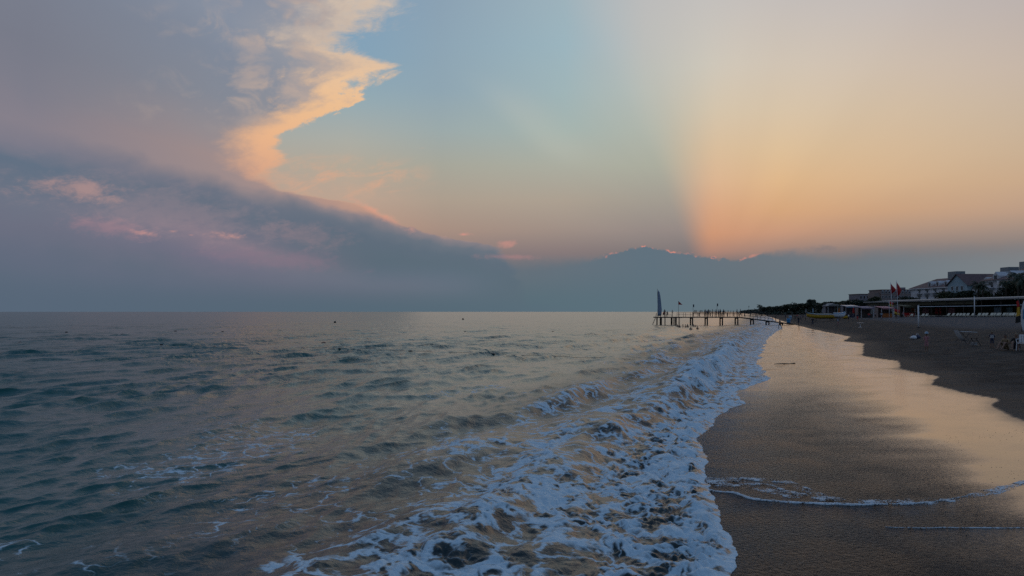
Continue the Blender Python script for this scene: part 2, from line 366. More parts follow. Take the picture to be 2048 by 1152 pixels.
def grid_mesh(name, XX, YY, ZZ, keep, attrs, mat):
    """quad sheet from 2-D arrays; keep is a mask over the vertices"""
    nr, nc = XX.shape
    idx = np.arange(nr * nc).reshape(nr, nc)
    q = np.stack([idx[:-1, :-1], idx[:-1, 1:], idx[1:, 1:], idx[1:, :-1]], -1).reshape(-1, 4)
    k = keep.reshape(-1)
    q = q[k[q].any(1)]
    used = np.unique(q); remap = np.full(nr * nc, -1, np.int64); remap[used] = np.arange(len(used)); q = remap[q]
    co = np.stack([XX.reshape(-1)[used], YY.reshape(-1)[used], ZZ.reshape(-1)[used]], -1).astype(np.float32)
    me = bpy.data.meshes.new(name)
    me.vertices.add(len(co)); me.vertices.foreach_set('co', co.reshape(-1))
    me.loops.add(len(q) * 4); me.loops.foreach_set('vertex_index', q.reshape(-1).astype(np.int32))
    me.polygons.add(len(q)); me.polygons.foreach_set('loop_start', (np.arange(len(q)) * 4).astype(np.int32))
    me.polygons.foreach_set('loop_total', np.full(len(q), 4, np.int32))
    me.update(calc_edges=True)
    me.polygons.foreach_set('use_smooth', np.ones(len(q), bool))
    for an, av in attrs.items():
        a = me.attributes.new(an, 'FLOAT', 'POINT'); a.data.foreach_set('value', av.reshape(-1)[used].astype(np.float32))
    me.materials.append(mat)
    o = bpy.data.objects.new(name, me); COL.objects.link(o)
    return o

def attr(nt, name):
    n = nt.nodes.new('ShaderNodeAttribute'); n.attribute_name = name
    return n.outputs['Fac']

# ------------------------------------------------------------------ the sea
def sea_material():
    m = bpy.data.materials.new('sea_water'); m.use_nodes = True
    nt = m.node_tree; g = G(nt); b = nt.nodes['Principled BSDF']
    tc = nt.nodes.new('ShaderNodeTexCoord'); P = tc.outputs['Object']
    foam = attr(nt, 'foam'); shal = attr(nt, 'shallow'); rough = attr(nt, 'unres'); fine = attr(nt, 'near')
    # water body
    deep = g.mix(shal, (0.004, 0.092, 0.088, 1), (0.014, 0.030, 0.034, 1))
    g.put(b.inputs['Base Color'], deep); b.inputs['IOR'].default_value = 1.333
    g.put(b.inputs['Roughness'], g.add(0.035, g.add(g.mul(rough, 0.20), g.mul(shal, 0.22))))
    mid = attr(nt, 'mid')
    mp = nt.nodes.new('ShaderNodeMapping'); mp.inputs['Rotation'].default_value = (0, 0, math.radians(24)); mp.inputs['Scale'].default_value = (1.0, 0.5, 1.0); nt.links.new(P, mp.inputs[0])
    n2 = g.noise(mp.outputs[0], 1.0, 3.0, 0.6, 0.4)
    b2 = nt.nodes.new('ShaderNodeBump'); b2.inputs['Distance'].default_value = 0.42
    grp = g.noise(mp.outputs[0], 0.11, 3.0, 0.6, 0.5)
    n3 = g.noise(mp.outputs[0], 0.28, 2.0, 0.5, 0.6)
    g.put(b2.inputs['Strength'], g.mul(mid, g.sstep(grp, 0.3, 0.68, 0.35, 1.0))); g.put(b2.inputs['Height'], g.add(n2, n3))
    n1 = g.noise(P, 6.0, 5.0, 0.62, 0.5)
    bp = nt.nodes.new('ShaderNodeBump'); bp.inputs['Distance'].default_value = 0.055
    g.put(bp.inputs['Strength'], g.mul(fine, 0.45)); g.put(bp.inputs['Height'], n1); nt.links.new(b2.outputs[0], bp.inputs['Normal'])
    nt.links.new(bp.outputs[0], b.inputs['Normal'])
    # foam: lace of threads round cells, closing up where it is dense
    warp = nt.nodes.new('ShaderNodeTexNoise'); warp.inputs['Scale'].default_value = 1.6; warp.inputs['Detail'].default_value = 4
    nt.links.new(P, warp.inputs['Vector'])
    wv = nt.nodes.new('ShaderNodeVectorMath'); wv.operation = 'MULTIPLY_ADD'
    nt.links.new(warp.outputs['Color'], wv.inputs[0]); wv.inputs[1].default_value = (1.3, 1.3, 0.2); nt.links.new(P, wv.inputs[2])
    st = nt.nodes.new('ShaderNodeVectorMath'); st.operation = 'MULTIPLY'; nt.links.new(wv.outputs[0], st.inputs[0]); st.inputs[1].default_value = (1.0, 0.92, 0.3)
    def vor(scale):
        v = nt.nodes.new('ShaderNodeTexVoronoi'); v.feature = 'DISTANCE_TO_EDGE'; v.voronoi_dimensions = '2D'
        v.inputs['Scale'].default_value = scale; nt.links.new(st.outputs[0], v.inputs['Vector']); return v.outputs['Distance']
    v1 = g.sstep(vor(1.7), 0.0, 0.42, 1.0, 0.0, 'LINEAR'); v2 = g.sstep(vor(5.0), 0.0, 0.45, 1.0, 0.0, 'LINEAR')
    nz = g.noise(P, 1.3, 7.0, 0.66, 0.7)
    lace = g.add(g.add(g.mul(g.m('POWER', v1, 1.6), 0.46), g.mul(g.m('POWER', v2, 1.4), 0.30)), g.mul(nz, 0.50))      # about 0.2 .. 1.1
    thr = g.lstep(foam, 0.0, 1.0, 1.08, 0.30)
    ff = g.mul(g.sstep(g.sub(lace, thr), -0.06, 0.24), g.sstep(foam, 0.02, 0.12))
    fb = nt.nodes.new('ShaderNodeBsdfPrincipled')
    fb.inputs['Base Color'].default_value = (0.57, 0.74, 0.84, 1); fb.inputs['Roughness'].default_value = 0.65; fb.inputs['Specular IOR Level'].default_value = 0.25  # white foam with the blue cast of the light put into its colour
    nb = g.noise(P, 13.0, 4.0, 0.65)
    fbp = nt.nodes.new('ShaderNodeBump'); fbp.inputs['Distance'].default_value = 0.05; fbp.inputs['Strength'].default_value = 0.8
    g.put(fbp.inputs['Height'], g.add(g.mul(nb, 0.5), lace)); nt.links.new(fbp.outputs[0], fb.inputs['Normal'])
    mx = nt.nodes.new('ShaderNodeMixShader'); nt.links.new(ff, mx.inputs[0]); nt.links.new(b.outputs[0], mx.inputs[1]); nt.links.new(fb.outputs[0], mx.inputs[2])
    out = nt.nodes['Material Output']; nt.links.new(mx.outputs[0], out.inputs['Surface'])
    return m

def build_sea():
    # rows by distance, columns by bearing: fine near the camera, coarse at the horizon
    rr = [4.2]
    while rr[-1] < 38000:
        r = rr[-1]
        rr.append(r + min(max(r * r / 3600.0, 0.022), 0.0068 * r) if r < 900 else r * 1.05)
    rr = np.array(rr)
    az = np.radians(np.concatenate([np.linspace(-62, -38.5, 70), np.linspace(-38.4, 38, 900), np.linspace(38.3, 60, 40)]))
    RR, AZ = np.meshgrid(rr, az, indexing='ij')
    RR = RR.astype(np.float32); AZ = AZ.astype(np.float32)
    x = RR * np.sin(AZ); y = RR * np.cos(AZ)
    dr = np.interp(RR, rr, np.gradient(rr)); lat = RR * (np.radians(76.4) / 900)
    off = (shore_x(y) - x) * CS                                # metres offshore of the mean swash front
    jag = 0.10 * fbm(x * 2.2, y * 2.2, 3, 21, 0.6) + 0.35 * fbm(x * 0.55, y * 0.4, 2, 23) * sst(RR, 14, 30) * sst(RR, 200, 60)
    fr = (front_x(y) - x) * CS + jag                            # metres inside the lobed foam front
    z = np.zeros_like(x)
    # open-water waves: a spread of directions about the run to the shore
    rs = np.random.RandomState(3)
    th0 = math.radians(-24)                                     # travelling to +x, crests along the beach
    shoal = sst(off, 0.5, 9.0)
    lam = np.concatenate([[9.0, 7.2, 5.8, 4.8], [2.7, 2.95, 3.2, 3.5, 3.8, 4.2, 4.6, 5.1], 0.26 * (2.6 / 0.26) ** np.linspace(1, 0, 56)])
    unres = np.zeros_like(x)
    far_w_all = 0.12 + 0.88 * sst(RR, 22, 60)
    cond = off > -3
    xx, yy = x[cond], y[cond]; drc = np.maximum(dr[cond] * 0.8, lat[cond]); zz = np.zeros_like(xx); hx = np.zeros_like(xx); hy = np.zeros_like(xx); un = np.zeros_like(xx)
    far_w = far_w_all[cond]; mid_w = 1.0 + 0.45 * sst(RR[cond], 12, 30)
    gust = 0.75 + 0.5 * fbm(xx * 0.03, yy * 0.02, 2, 31)
    wob = [1.3 * perlin(xx * (0.08 + 0.05 * i), yy * (0.06 + 0.04 * i), 40 + i) for i in range(5)]
    for i, L in enumerate(lam):
        sp = 0.15 if i < 4 else 0.24 if L > 1.0 else 0.30 + 0.45 * (1 - L)
        th = th0 + rs.randn() * sp
        k = 2 * np.pi / L
        slope = 0.020 if i < 4 else 0.056 if i < 12 else (0.050 if L > 1.1 else 0.058)
        a = slope / k
        if 4 <= i < 12: a = a * far_w
        elif L > 0.7 and i > 4: a = a * mid_w
        ph = k * (xx * math.cos(th) + yy * math.sin(th)) + rs.rand() * 6.28 + wob[i % 5]
        res = sst(L / drc, 2.2, 5.0)
        s = np.sin(ph)
        ev = np.clip(0.85 + 0.85 * wob[(i * 2 + 3) % 5], 0.15, 1.9) * gust
        zz += a * res * (s - 0.22 * np.cos(2 * ph)) * ev
        un += (1 - res) * slope ** 2
        cq = np.cos(ph) * (a * 1.25 * res) * ev; hx += cq * math.cos(th); hy += cq * math.sin(th)
    z[cond] = zz * (0.35 + 0.65 * shoal[cond]); unres[cond] = np.sqrt(un / 0.10)
    ox = np.zeros_like(x); oy = np.zeros_like(x); ox[cond] = hx * shoal[cond]; oy[cond] = hy * shoal[cond]
    # incoming swell lines and the breaker
    yv = np.array([4, 7.5, 9, 11, 13.5, 16, 18, 20, 22.5, 25, 28, 31, 35, 42, 52, 65, 90, 130, 200, 400])
    hv = np.array([.16, .20, .26, .20, .18, .26, .46, .40, .42, .66, .78, .70, .60, .54, .46, .40, .36, .34, .3, .3])
    cv = np.array([3.6, 3.4, 3.2, 3.0, 2.8, 2.5, 2.4, 2.2, 2.1, 2.0, 2.0, 2.1, 2.2, 2.2, 2.2, 2.4, 2.8, 3.5, 5, 8.0])
    H = np.interp(y, yv, hv) * (1 + 0.55 * perlin(y * 0.55, off * 0.25 + 3.1, 4)); C = np.interp(y, yv, cv) + 0.5 * fbm(y * 0.45, y * 0 + 1.7, 3, 6)
    d = off - C                                                 # + seaward, - towards the beach
    prof = np.where(d > 0, np.exp(-(d / 1.5) ** 2), np.exp(-(d / 0.42) ** 2) * 0.86 + 0.14 * np.exp(-(d / 1.1) ** 2))
    brk = H * prof * sst(RR, 500, 200)
    for C2, H2, w1, w2, ky in ((7.2, 0.13, 1.1, 0.6, 0.16), (12.5, 0.11, 1.3, 0.8, 0.12), (19.0, 0.09, 1.6, 1.1, 0.08), (28.0, 0.09, 2.0, 1.5, 0.06)):
        cc = C2 * (0.9 + 0.3 * sst(RR, 10, 60)) + 1.3 * fbm(y * ky, y * 0 + C2, 2, 9)
        d2 = off - cc; p2 = np.where(d2 > 0, np.exp(-(d2 / w1) ** 2), np.exp(-(d2 / w2) ** 2))
        brk += H2 * p2 * (0.75 + 0.6 * perlin(y * ky * 2.5, y * 0 + C2 * 3, 12)) * sst(RR, 300, 120)
    z = z + brk
    # foam cover
    n0 = np.interp(y, [4, 8, 12, 19, 35, 64, 120, 300], [6.6, 6.6, 7.0, 7.2, 6.8, 7.5, 9.0, 12.0])
    cov = sst(off, n0 * 1.35, n0 * 0.25) * 0.69
    wo = off + 0.9 * fbm(x * 0.35, y * 0.35, 2, 53)
    patch = 0.55 * fbm(wo * 0.62, y * 0.13, 4, 51, 0.6) + 0.55 * fbm(x * 0.55, y * 0.5, 4, 54, 0.6)
    cov += 1.05 * patch * sst(off, 0.4, 2.5) * sst(off, n0 * 1.7, n0 * 0.9)
    cov = np.where(off > n0 * 1.9, np.minimum(cov, 0), cov)
    far_p = sst(fbm(x * 0.22 + 7, y * 0.16, 4, 61, 0.6), 0.02, 0.36) * 0.50 * sst(off, n0 * 2.3, n0 * 1.1) * sst(off, n0 * 0.6, n0 * 1.0)
    cov = np.maximum(cov, far_p)
    bore = sst(off, C - 0.15, C - 0.7)                          # the sheet of foam between breaker and sand
    cov = np.maximum(cov, bore * (0.64 + 0.75 * patch + 0.26 * sst(fr, 1.3, 0.2)) * (1 - 0.22 * sst(y, 28, 48)))
    crest = np.exp(-((d - 0.10) / 0.45) ** 2) * np.clip(H * 1.7, 0, 1)
    cov = np.maximum(cov, crest * (0.78 + 0.4 * fbm(x * 0.9, y * 0.5, 2, 71)))
    face = np.exp(-((d + 0.42) / 0.22) ** 2) * sst(perlin(y * 0.45, y * 0 + 8.0, 15), -0.05, 0.25) * sst(RR, 40, 24)
    cov = cov * (1 - 0.40 * face)                                # glassy faces under the crest
    plume = sst(y, 23.5, 27.5) * sst(y, 75, 33)                  # the wave that has just thrown itself over
    pl = np.exp(-((d + 0.05) / 0.75) ** 2) * plume
    cov = np.maximum(cov, np.clip(pl * 1.5, 0, 1))
    c5 = 5.2 + 1.0 * fbm(y * 0.16, y * 0 + 5.2, 2, 19) + 2.0 * sst(RR, 25, 70); d5 = off - c5
    z = z + 0.28 * np.where(d5 > 0, np.exp(-(d5 / 1.0) ** 2), np.exp(-(d5 / 0.42) ** 2)) * np.clip(0.5 + 1.1 * perlin(y * 0.3, y * 0 + 4.4, 22), 0, 1.3) * sst(y, 9, 16) * sst(RR, 160, 70)
    cov = np.maximum(cov, np.exp(-((d5 + 0.1) / 0.6) ** 2) * np.clip(0.42 + 0.5 * perlin(y * 0.3, y * 0 + 4.4, 22), 0, 0.7) * sst(y, 9, 16))
    fl = sst(fbm(x * 0.8, y * 0.5, 3, 81, 0.6), 0.22, 0.5) * 0.36 * sst(y, 13, 9) * sst(off, 13, 8) * sst(off, 4, 6)
    cov = np.maximum(cov, fl)
    cov *= sst(RR, 900, 250)
    cov = np.clip(cov, 0, 1)
    # froth has height: billows on the dense foam and turbulence round it
    near = sst(RR, 60, 25)
    def bil(s, seed): return 1 - np.abs(perlin(x * s, y * s * 0.8, seed)) * 1.6
    wx = x + 0.35 * fbm(x * 0.9, y * 0.9, 2, 90); wy = y + 0.35 * fbm(x * 0.9 + 30, y * 0.9, 2, 93)
    def puffs(fx_, fy_, seed): return np.abs(perlin(fx_, fy_, seed)) * 2.2 - 0.45
    froth = 0.075 * puffs(wx * 1.2, wy * 1.05, 95) + 0.090 * puffs(wx * 2.7, wy * 2.4, 97) * sst(RR, 60, 20) + 0.046 * puffs(wx * 5.8, wy * 4.6, 99) * sst(RR, 32, 13) + 0.020 * puffs(wx * 12.0, wy * 10.0, 98) * sst(RR, 18, 10)
    wfr = sst(fr, 2.4, 0.7); cov0 = cov
    cov = np.clip(cov + 1.1 * (froth - 0.035) * sst(cov, 0.2, 0.6) * sst(RR, 60, 25), 0, 1)
    z = z + froth * sst(cov0, 0.35, 1.0) * (0.42 + 0.58 * wfr) * (0.35 + 0.65 * sst(fr, 0.0, 1.2)) * sst(RR, 260, 60)
    turb = sst(off, n0 * 1.6, n0 * 0.5)
    z = z + turb * 0.085 * fbm(wx * 0.75, wy * 0.42, 3, 101, 0.55) * sst(RR, 300, 60)
    z = z + turb * 0.14 * fbm(wo * 0.60, y * 0.16, 3, 111, 0.5) * sst(fr, 0.6, 2.0) * sst(RR, 200, 60)
    z = z + pl * (0.16 * fbm(x * 1.6, y * 1.0, 4, 105, 0.65) + 0.10)
    # run up to the front: a thin edge that dips under the sand beyond it
    sz = sand_base(x, y)
    thick = 0.012 + 0.055 * sst(fr, 0.02, 0.22) + 0.10 * sst(fr, 0.2, 1.8)
    blend = sst(fr, 0.2, 2.2)
    z = (sz + thick + 0.6 * froth * sst(fr, 0.0, 0.3) * sst(RR, 120, 40)) * (1 - blend) + np.maximum(z, sz + 0.03) * blend
    z = np.where(fr < 0, sz + 0.012 + fr * 0.6, z)
    shallow = sst(off, n0 * 1.5, n0 * 0.5)
    keep = fr > -0.12
    o = grid_mesh('sea', x + ox, y + oy, z, keep, {'foam': cov, 'shallow': shallow, 'unres': np.clip(unres, 0, 1), 'near': sst(RR, 170, 25) * (0.85 + 0.15 * sst(RR, 9, 26)), 'mid': sst(RR, 16, 52) * (0.55 + 0.45 * sst(RR, 1500, 200))}, sea_material())
    o['kind'] = 'structure'
    return o
build_sea()

# ------------------------------------------------------------------ the beach
def sand_material():
    m = bpy.data.materials.new('beach_sand'); m.use_nodes = True
    nt = m.node_tree; g = G(nt); b = nt.nodes['Principled BSDF']
    tc = nt.nodes.new('ShaderNodeTexCoord'); P = tc.outputs['Object']
    wet = attr(nt, 'wet'); rip = attr(nt, 'ripple'); bare = attr(nt, 'bare')
    n1 = g.noise(P, 0.9, 6.0, 0.6); n2 = g.noise(P, 22.0, 4.0, 0.7); n3 = g.noise(P, 3.5, 5.0, 0.65)
    dry_c = g.mix(g.sstep(n1, 0.38, 0.64), (0.040, 0.036, 0.033, 1), (0.088, 0.078, 0.070, 1))
    dry_c = g.mix(g.sstep(n2, 0.5, 0.75), dry_c, (0.115, 0.10, 0.088, 1))
    wet_c = g.mix(g.sstep(n2, 0.4, 0.7), (0.014, 0.012, 0.011, 1), (0.036, 0.031, 0.027, 1))
    path_c = g.mix(g.sstep(n3, 0.3, 0.7), (0.085, 0.085, 0.09, 1), (0.12, 0.12, 0.125, 1))
    g.put(b.inputs['Base Color'], g.mix(wet, g.mix(bare, dry_c, path_c), wet_c))
    wn = g.sstep(n1, 0.35, 0.7, -0.03, 0.05)
    g.put(b.inputs['Roughness'], g.m('MAXIMUM', g.add(g.lstep(wet, 0.0, 1.0, 0.92, 0.10), g.add(wn, g.mul(rip, 0.04))), 0.03))
    b.inputs['IOR'].default_value = 1.36
    g.put(b.inputs['Specular IOR Level'], g.mul(g.lstep(wet, 0.0, 1.0, 0.12, 0.5), g.lstep(rip, 0.0, 1.0, 1.0, 0.80)))
    # grain and footmarks on the dry sand, small ripples in the film of water
    mp = nt.nodes.new('ShaderNodeMapping'); mp.inputs['Scale'].default_value = (1.0, 0.9, 1.0); mp.inputs['Rotation'].default_value = (0, 0, math.radians(-20)); nt.links.new(P, mp.inputs[0])
    rn = g.noise(mp.outputs[0], 12.0, 6.0, 0.74, 0.5)
    vo = nt.nodes.new('ShaderNodeTexVoronoi'); vo.feature = 'F1'; vo.voronoi_dimensions = '2D'; vo.inputs['Scale'].default_value = 16.0; vo.inputs['Randomness'].default_value = 1.0; nt.links.new(mp.outputs[0], vo.inputs['Vector'])
    rn = g.sub(rn, g.mul(vo.outputs['Distance'], 0.35))
    b1 = nt.nodes.new('ShaderNodeBump'); b1.inputs['Distance'].default_value = 0.20; g.put(b1.inputs['Strength'], rip); g.put(b1.inputs['Height'], rn)
    b2 = nt.nodes.new('ShaderNodeBump'); b2.inputs['Distance'].default_value = 0.16; g.put(b2.inputs['Strength'], g.lstep(wet, 0.0, 0.5, 0.8, 0.0)); g.put(b2.inputs['Height'], g.add(n3, g.mul(n2, 0.25)))
    nt.links.new(b1.outputs[0], b2.inputs['Normal']); nt.links.new(b2.outputs[0], b.inputs['Normal'])
    return m

# upper limit of the last wash, from the photograph
_we = [(2300, 930), (2048, 836), (1983, 809), (2013, 799), (1930, 785), (1866, 768), (1884, 752), (1805, 738), (1800, 722), (1728, 712), (1731, 687), (1690, 682), (1704, 673), (1655, 664), (1612, 655), (1585, 648), (1560, 640), (1540, 634)]
_wp = [ground(u, v) for u, v in _we]
_wy = np.array([p.y for p in _wp]); _wx = np.array([p.x for p in _wp])
_o = np.argsort(_wy); _wy, _wx = _wy[_o], _wx[_o]
_ws = (_wx - shore_x(_wy)) * CS
_ly = np.geomspace(_wy[0], _wy[-1], 900); _ls = np.interp(_ly, _wy, _ws)
_ls = np.convolve(np.pad(_ls, 8, 'edge'), np.hanning(19)[1:-1] / np.hanning(19).sum(), 'valid')
def build_beach():
    rr = [4.2]
    while rr[-1] < 9000:
        r = rr[-1]; rr.append(r + min(max(r * r / 1500.0, 0.05), 0.014 * r) if r < 500 else r * 1.06)
    rr = np.array(rr)
    az = np.radians(np.concatenate([np.linspace(-50, 0, 60), np.linspace(0.3, 37, 420), np.linspace(37.5, 75, 70)]))
    RR, AZ = np.meshgrid(rr, az, indexing='ij')
    x = RR * np.sin(AZ); y = RR * np.cos(AZ)
    s = (x - shore_x(y)) * CS
    z = sand_z(x, y)
    lim = np.interp(y, _wy, _ws, left=_ws[0], right=_ws[-1])
    cusp = 0.2 * fbm(x * 0.3, y * 0.5, 3, 33) + 0.3 * fbm(y * 0.11, y * 0 + 2, 2, 35) * sst(y, 25, 60)
    lim = np.interp(y, _ly, _ls, left=_ls[0], right=_ls[-1])
    wl = lim + cusp - s
    wet = sst(wl, -0.1, 0.9) * 0.25 + 0.75 * sst(wl, -0.03, 0.16)
    patch = fbm(x * 0.25, y * 0.9, 3, 37)                         # drained strips across the mirror
    wet = wet * (1 - 0.28 * sst(patch, 0.12, 0.45) * sst(y, 20, 40))
    wet = np.maximum(wet, 0.22 * sst(wl, -2.6, -0.3))             # damp margin above the wash
    grit = sst(s + 0.9 * fbm(x * 0.25, y * 0.7, 3, 41), 4.6, 1.3)
    rip = np.clip((0.03 + 0.9 * grit * (0.16 + 0.84 * sst(RR, 33, 15))) * wet, 0, 1)
    bare = sst(s, 17, 22) * sst(y, 60, 90)
    o = grid_mesh('beach', x, y, z, s > -6.0, {'wet': wet, 'ripple': rip, 'bare': bare}, sand_material())
    o['kind'] = 'structure'
build_beach()

# ------------------------------------------------------------------ object helpers
class MB:
    def __init__(self): self.v = []; self.f = []; self.mi = []
    def add(self, vs, fs, mi=0):
        o = len(self.v); self.v += [tuple(p) for p in vs]
        for f in fs: self.f.append(tuple(i + o for i in f)); self.mi.append(mi)
        return self
    def box(self, c, s, rz=0.0, mi=0, M=None):
        x, y, z = s[0] / 2, s[1] / 2, s[2] / 2
        vs = [Vector((a * x, b * y, d * z)) for d in (-1, 1) for a, b in ((-1, -1), (1, -1), (1, 1), (-1, 1))]
        T = Matrix.Translation(c) @ Matrix.Rotation(rz, 4, 'Z')
        if M is not None: T = Matrix.Translation(c) @ M
        return self.add([T @ p for p in vs], [(3, 2, 1, 0), (4, 5, 6, 7), (0, 1, 5, 4), (1, 2, 6, 5), (2, 3, 7, 6), (3, 0, 4, 7)], mi)
    def tube(self, pts, rad, n=8, mi=0, caps=True):
        pts = [Vector(p) for p in pts]
        if not isinstance(rad, (list, tuple)): rad = [rad] * len(pts)
        vs = []; fs = []
        for i, p in enumerate(pts):
            d = (pts[min(i + 1, len(pts) - 1)] - pts[max(i - 1, 0)]).normalized()
            q = Vector((0, 0, 1)).rotation_difference(d)
            for k in range(n):
                a = 2 * math.pi * k / n
                vs.append(p + q @ Vector((rad[i] * math.cos(a), rad[i] * math.sin(a), 0)))
        for i in range(len(pts) - 1):
            for k in range(n):
                fs.append((i * n + k, i * n + (k + 1) % n, (i + 1) * n + (k + 1) % n, (i + 1) * n + k))
        if caps: fs.append(tuple(reversed(range(n)))); fs.append(tuple(range((len(pts) - 1) * n, len(pts) * n)))
        return self.add(vs, fs, mi)
    def loft(self, rings, mi=0, cap=True):
        n = len(rings[0]); vs = [p for r_ in rings for p in r_]; fs = []
        for i in range(len(rings) - 1):
            for k in range(n): fs.append((i * n + k, i * n + (k + 1) % n, (i + 1) * n + (k + 1) % n, (i + 1) * n + k))
        if cap: fs.append(tuple(reversed(range(n)))); fs.append(tuple(range((len(rings) - 1) * n, len(rings) * n)))
        return self.add(vs, fs, mi)
    def prism(self, poly, h0, h1, axis='y', mi=0):
        """poly in (a, b); extruded along an axis from h0 to h1"""
        def P(a, b, h): return {'y': (a, h, b), 'x': (h, a, b), 'z': (a, b, h)}[axis]
        n = len(poly); vs = [P(a, b, h0) for a, b in poly] + [P(a, b, h1) for a, b in poly]
        fs = [tuple(range(n)), tuple(reversed(range(n, 2 * n)))] + [(i, i + n, (i + 1) % n + n, (i + 1) % n) for i in range(n)]
        return self.add(vs, fs, mi)
    def mesh(self, name, mats, smooth=False):
        me = bpy.data.meshes.new(name); me.from_pydata(self.v, [], self.f)
        for m in (mats if isinstance(mats, (list, tuple)) else [mats]): me.materials.append(m)
        me.polygons.foreach_set('material_index', self.mi)
        bm = bmesh.new(); bm.from_mesh(me); bmesh.ops.recalc_face_normals(bm, faces=bm.faces); bm.to_mesh(me); bm.free()
        if smooth: me.polygons.foreach_set('use_smooth', [True] * len(me.polygons))
        return me
    def build(self, name, mats, parent=None, smooth=False, loc=None):
        return put(name, self.mesh(name, mats, smooth), parent, loc)
def put(name, me, parent=None, loc=None):
    o = bpy.data.objects.new(name, me); COL.objects.link(o)
    if parent is not None: o.parent = parent
    if loc is not None: o.location = loc
    return o
def tag(o, label, cat, group=None):
    o['label'] = label; o['category'] = cat
    if group: o['group'] = group
    return o
def empty(name, loc, rz=0.0, label=None, cat=None, group=None):
    o = bpy.data.objects.new(name, None); COL.objects.link(o); o.location = loc; o.rotation_euler = (0, 0, rz); o.empty_display_size = 0.3
    if label: tag(o, label, cat, group)
    return o
def copy_tree(o, parent=None):
    c = o.copy(); COL.objects.link(c); c.parent = parent
    for ch in list(o.children): copy_tree(ch, c)
    return c
ORD = ['first', 'second', 'third', 'fourth', 'fifth', 'sixth', 'seventh', 'eighth', 'ninth', 'tenth', 'eleventh', 'twelfth', 'thirteenth', 'fourteenth', 'fifteenth', 'sixteenth',
       'seventeenth', 'eighteenth', 'nineteenth', 'twentieth', 'twenty-first', 'twenty-second', 'twenty-third', 'twenty-fourth', 'twenty-fifth', 'twenty-sixth']

M = {
    'wood': principled('weathered_wood', (0.055, 0.045, 0.038), 0.8, var=0.4, vscale=2.0),
    'steel': principled('dark_steel', (0.05, 0.05, 0.055), 0.5, 0.6),
    'white': principled('white_paint', (0.72, 0.72, 0.74), 0.5, var=0.1),
    'white_plastic': principled('white_plastic', (0.75, 0.76, 0.78), 0.35, var=0.06),
    'wall': principled('white_render', (0.60, 0.61, 0.64), 0.85, var=0.1, vscale=0.4),
    'wall_blue': principled('pale_blue_render', (0.34, 0.46, 0.52), 0.85, var=0.1, vscale=0.4),
    'wall_brown': principled('brown_render', (0.27, 0.21, 0.19), 0.85, var=0.14, vscale=0.3),
    'wall_grey': principled('grey_render', (0.26, 0.24, 0.26), 0.85, var=0.12, vscale=0.3),
    'roof': principled('roof_tiles', (0.13, 0.075, 0.075), 0.8, var=0.25, vscale=1.0),
    'glass': principled('window_glass', (0.02, 0.025, 0.03), 0.12),
    'metal_box': principled('rooftop_cladding', (0.22, 0.25, 0.27), 0.6, var=0.15),
    'leaf': principled('leaf_dark', (0.024, 0.038, 0.018), 0.6, var=0.35, vscale=0.8),
    'leaf2': principled('leaf_olive', (0.040, 0.048, 0.016), 0.6, var=0.35, vscale=0.8),
    'palm': principled('palm_leaf', (0.030, 0.045, 0.018), 0.55, var=0.3, vscale=0.8),
    'bark': principled('bark', (0.06, 0.045, 0.035), 0.9, var=0.3, vscale=3.0),
    'canvas': principled('pale_canvas', (0.30, 0.29, 0.28), 0.8, var=0.2),
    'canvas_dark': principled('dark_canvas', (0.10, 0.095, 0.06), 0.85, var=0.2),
    'sail': principled('pale_sailcloth', (0.30, 0.34, 0.44), 0.75, var=0.18, vscale=1.2),
    'red': principled('red_cloth', (0.50, 0.02, 0.02), 0.7, var=0.15),
    'orange': principled('orange_cloth', (0.42, 0.13, 0.03), 0.7, var=0.15),
    'yellow': principled('yellow_plastic', (0.55, 0.33, 0.02), 0.4, var=0.12),
    'black': principled('black_cloth', (0.012, 0.012, 0.014), 0.7),
    'blue': principled('bright_blue_plastic', (0.02, 0.22, 0.45), 0.4, var=0.12),
    'blue_pale': principled('pale_blue_plastic', (0.25, 0.36, 0.46), 0.45, var=0.12),
    'teal': principled('pale_teal_cover', (0.18, 0.26, 0.27), 0.6, var=0.15),
    'navy': principled('navy_cloth', (0.02, 0.03, 0.07), 0.75),
    'pink': principled('pink_cloth', (0.45, 0.20, 0.22), 0.75, var=0.15),
    'lilac': principled('lilac_awning', (0.26, 0.20, 0.25), 0.8, var=0.15),
    'skin': principled('skin', (0.23, 0.13, 0.09), 0.55),
    'hair': principled('dark_hair', (0.015, 0.011, 0.009), 0.6),
    'hair_fair': principled('fair_hair', (0.20, 0.15, 0.09), 0.6),
    'tan_cloth': principled('tan_cloth', (0.28, 0.20, 0.12), 0.8, var=0.15),
    'buoy_red': principled('buoy_red', (0.16, 0.03, 0.02), 0.45, var=0.2),
    'buoy_dark': principled('buoy_dark', (0.03, 0.025, 0.025), 0.5, var=0.2),
    'rope': principled('wet_rope', (0.05, 0.045, 0.04), 0.8),
    'lounger': principled('cream_lounger', (0.62, 0.58, 0.46), 0.6, var=0.1),
    'foam': None,
}

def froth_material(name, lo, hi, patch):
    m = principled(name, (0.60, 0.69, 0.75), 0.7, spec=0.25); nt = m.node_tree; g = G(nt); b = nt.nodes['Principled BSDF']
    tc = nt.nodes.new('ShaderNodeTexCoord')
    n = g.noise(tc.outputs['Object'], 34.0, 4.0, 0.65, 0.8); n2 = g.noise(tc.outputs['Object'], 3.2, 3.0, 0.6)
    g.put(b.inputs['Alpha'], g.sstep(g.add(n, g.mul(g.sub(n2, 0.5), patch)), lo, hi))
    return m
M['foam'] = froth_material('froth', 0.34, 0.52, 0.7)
M['lace'] = froth_material('froth_lace', 0.50, 0.62, 0.9)

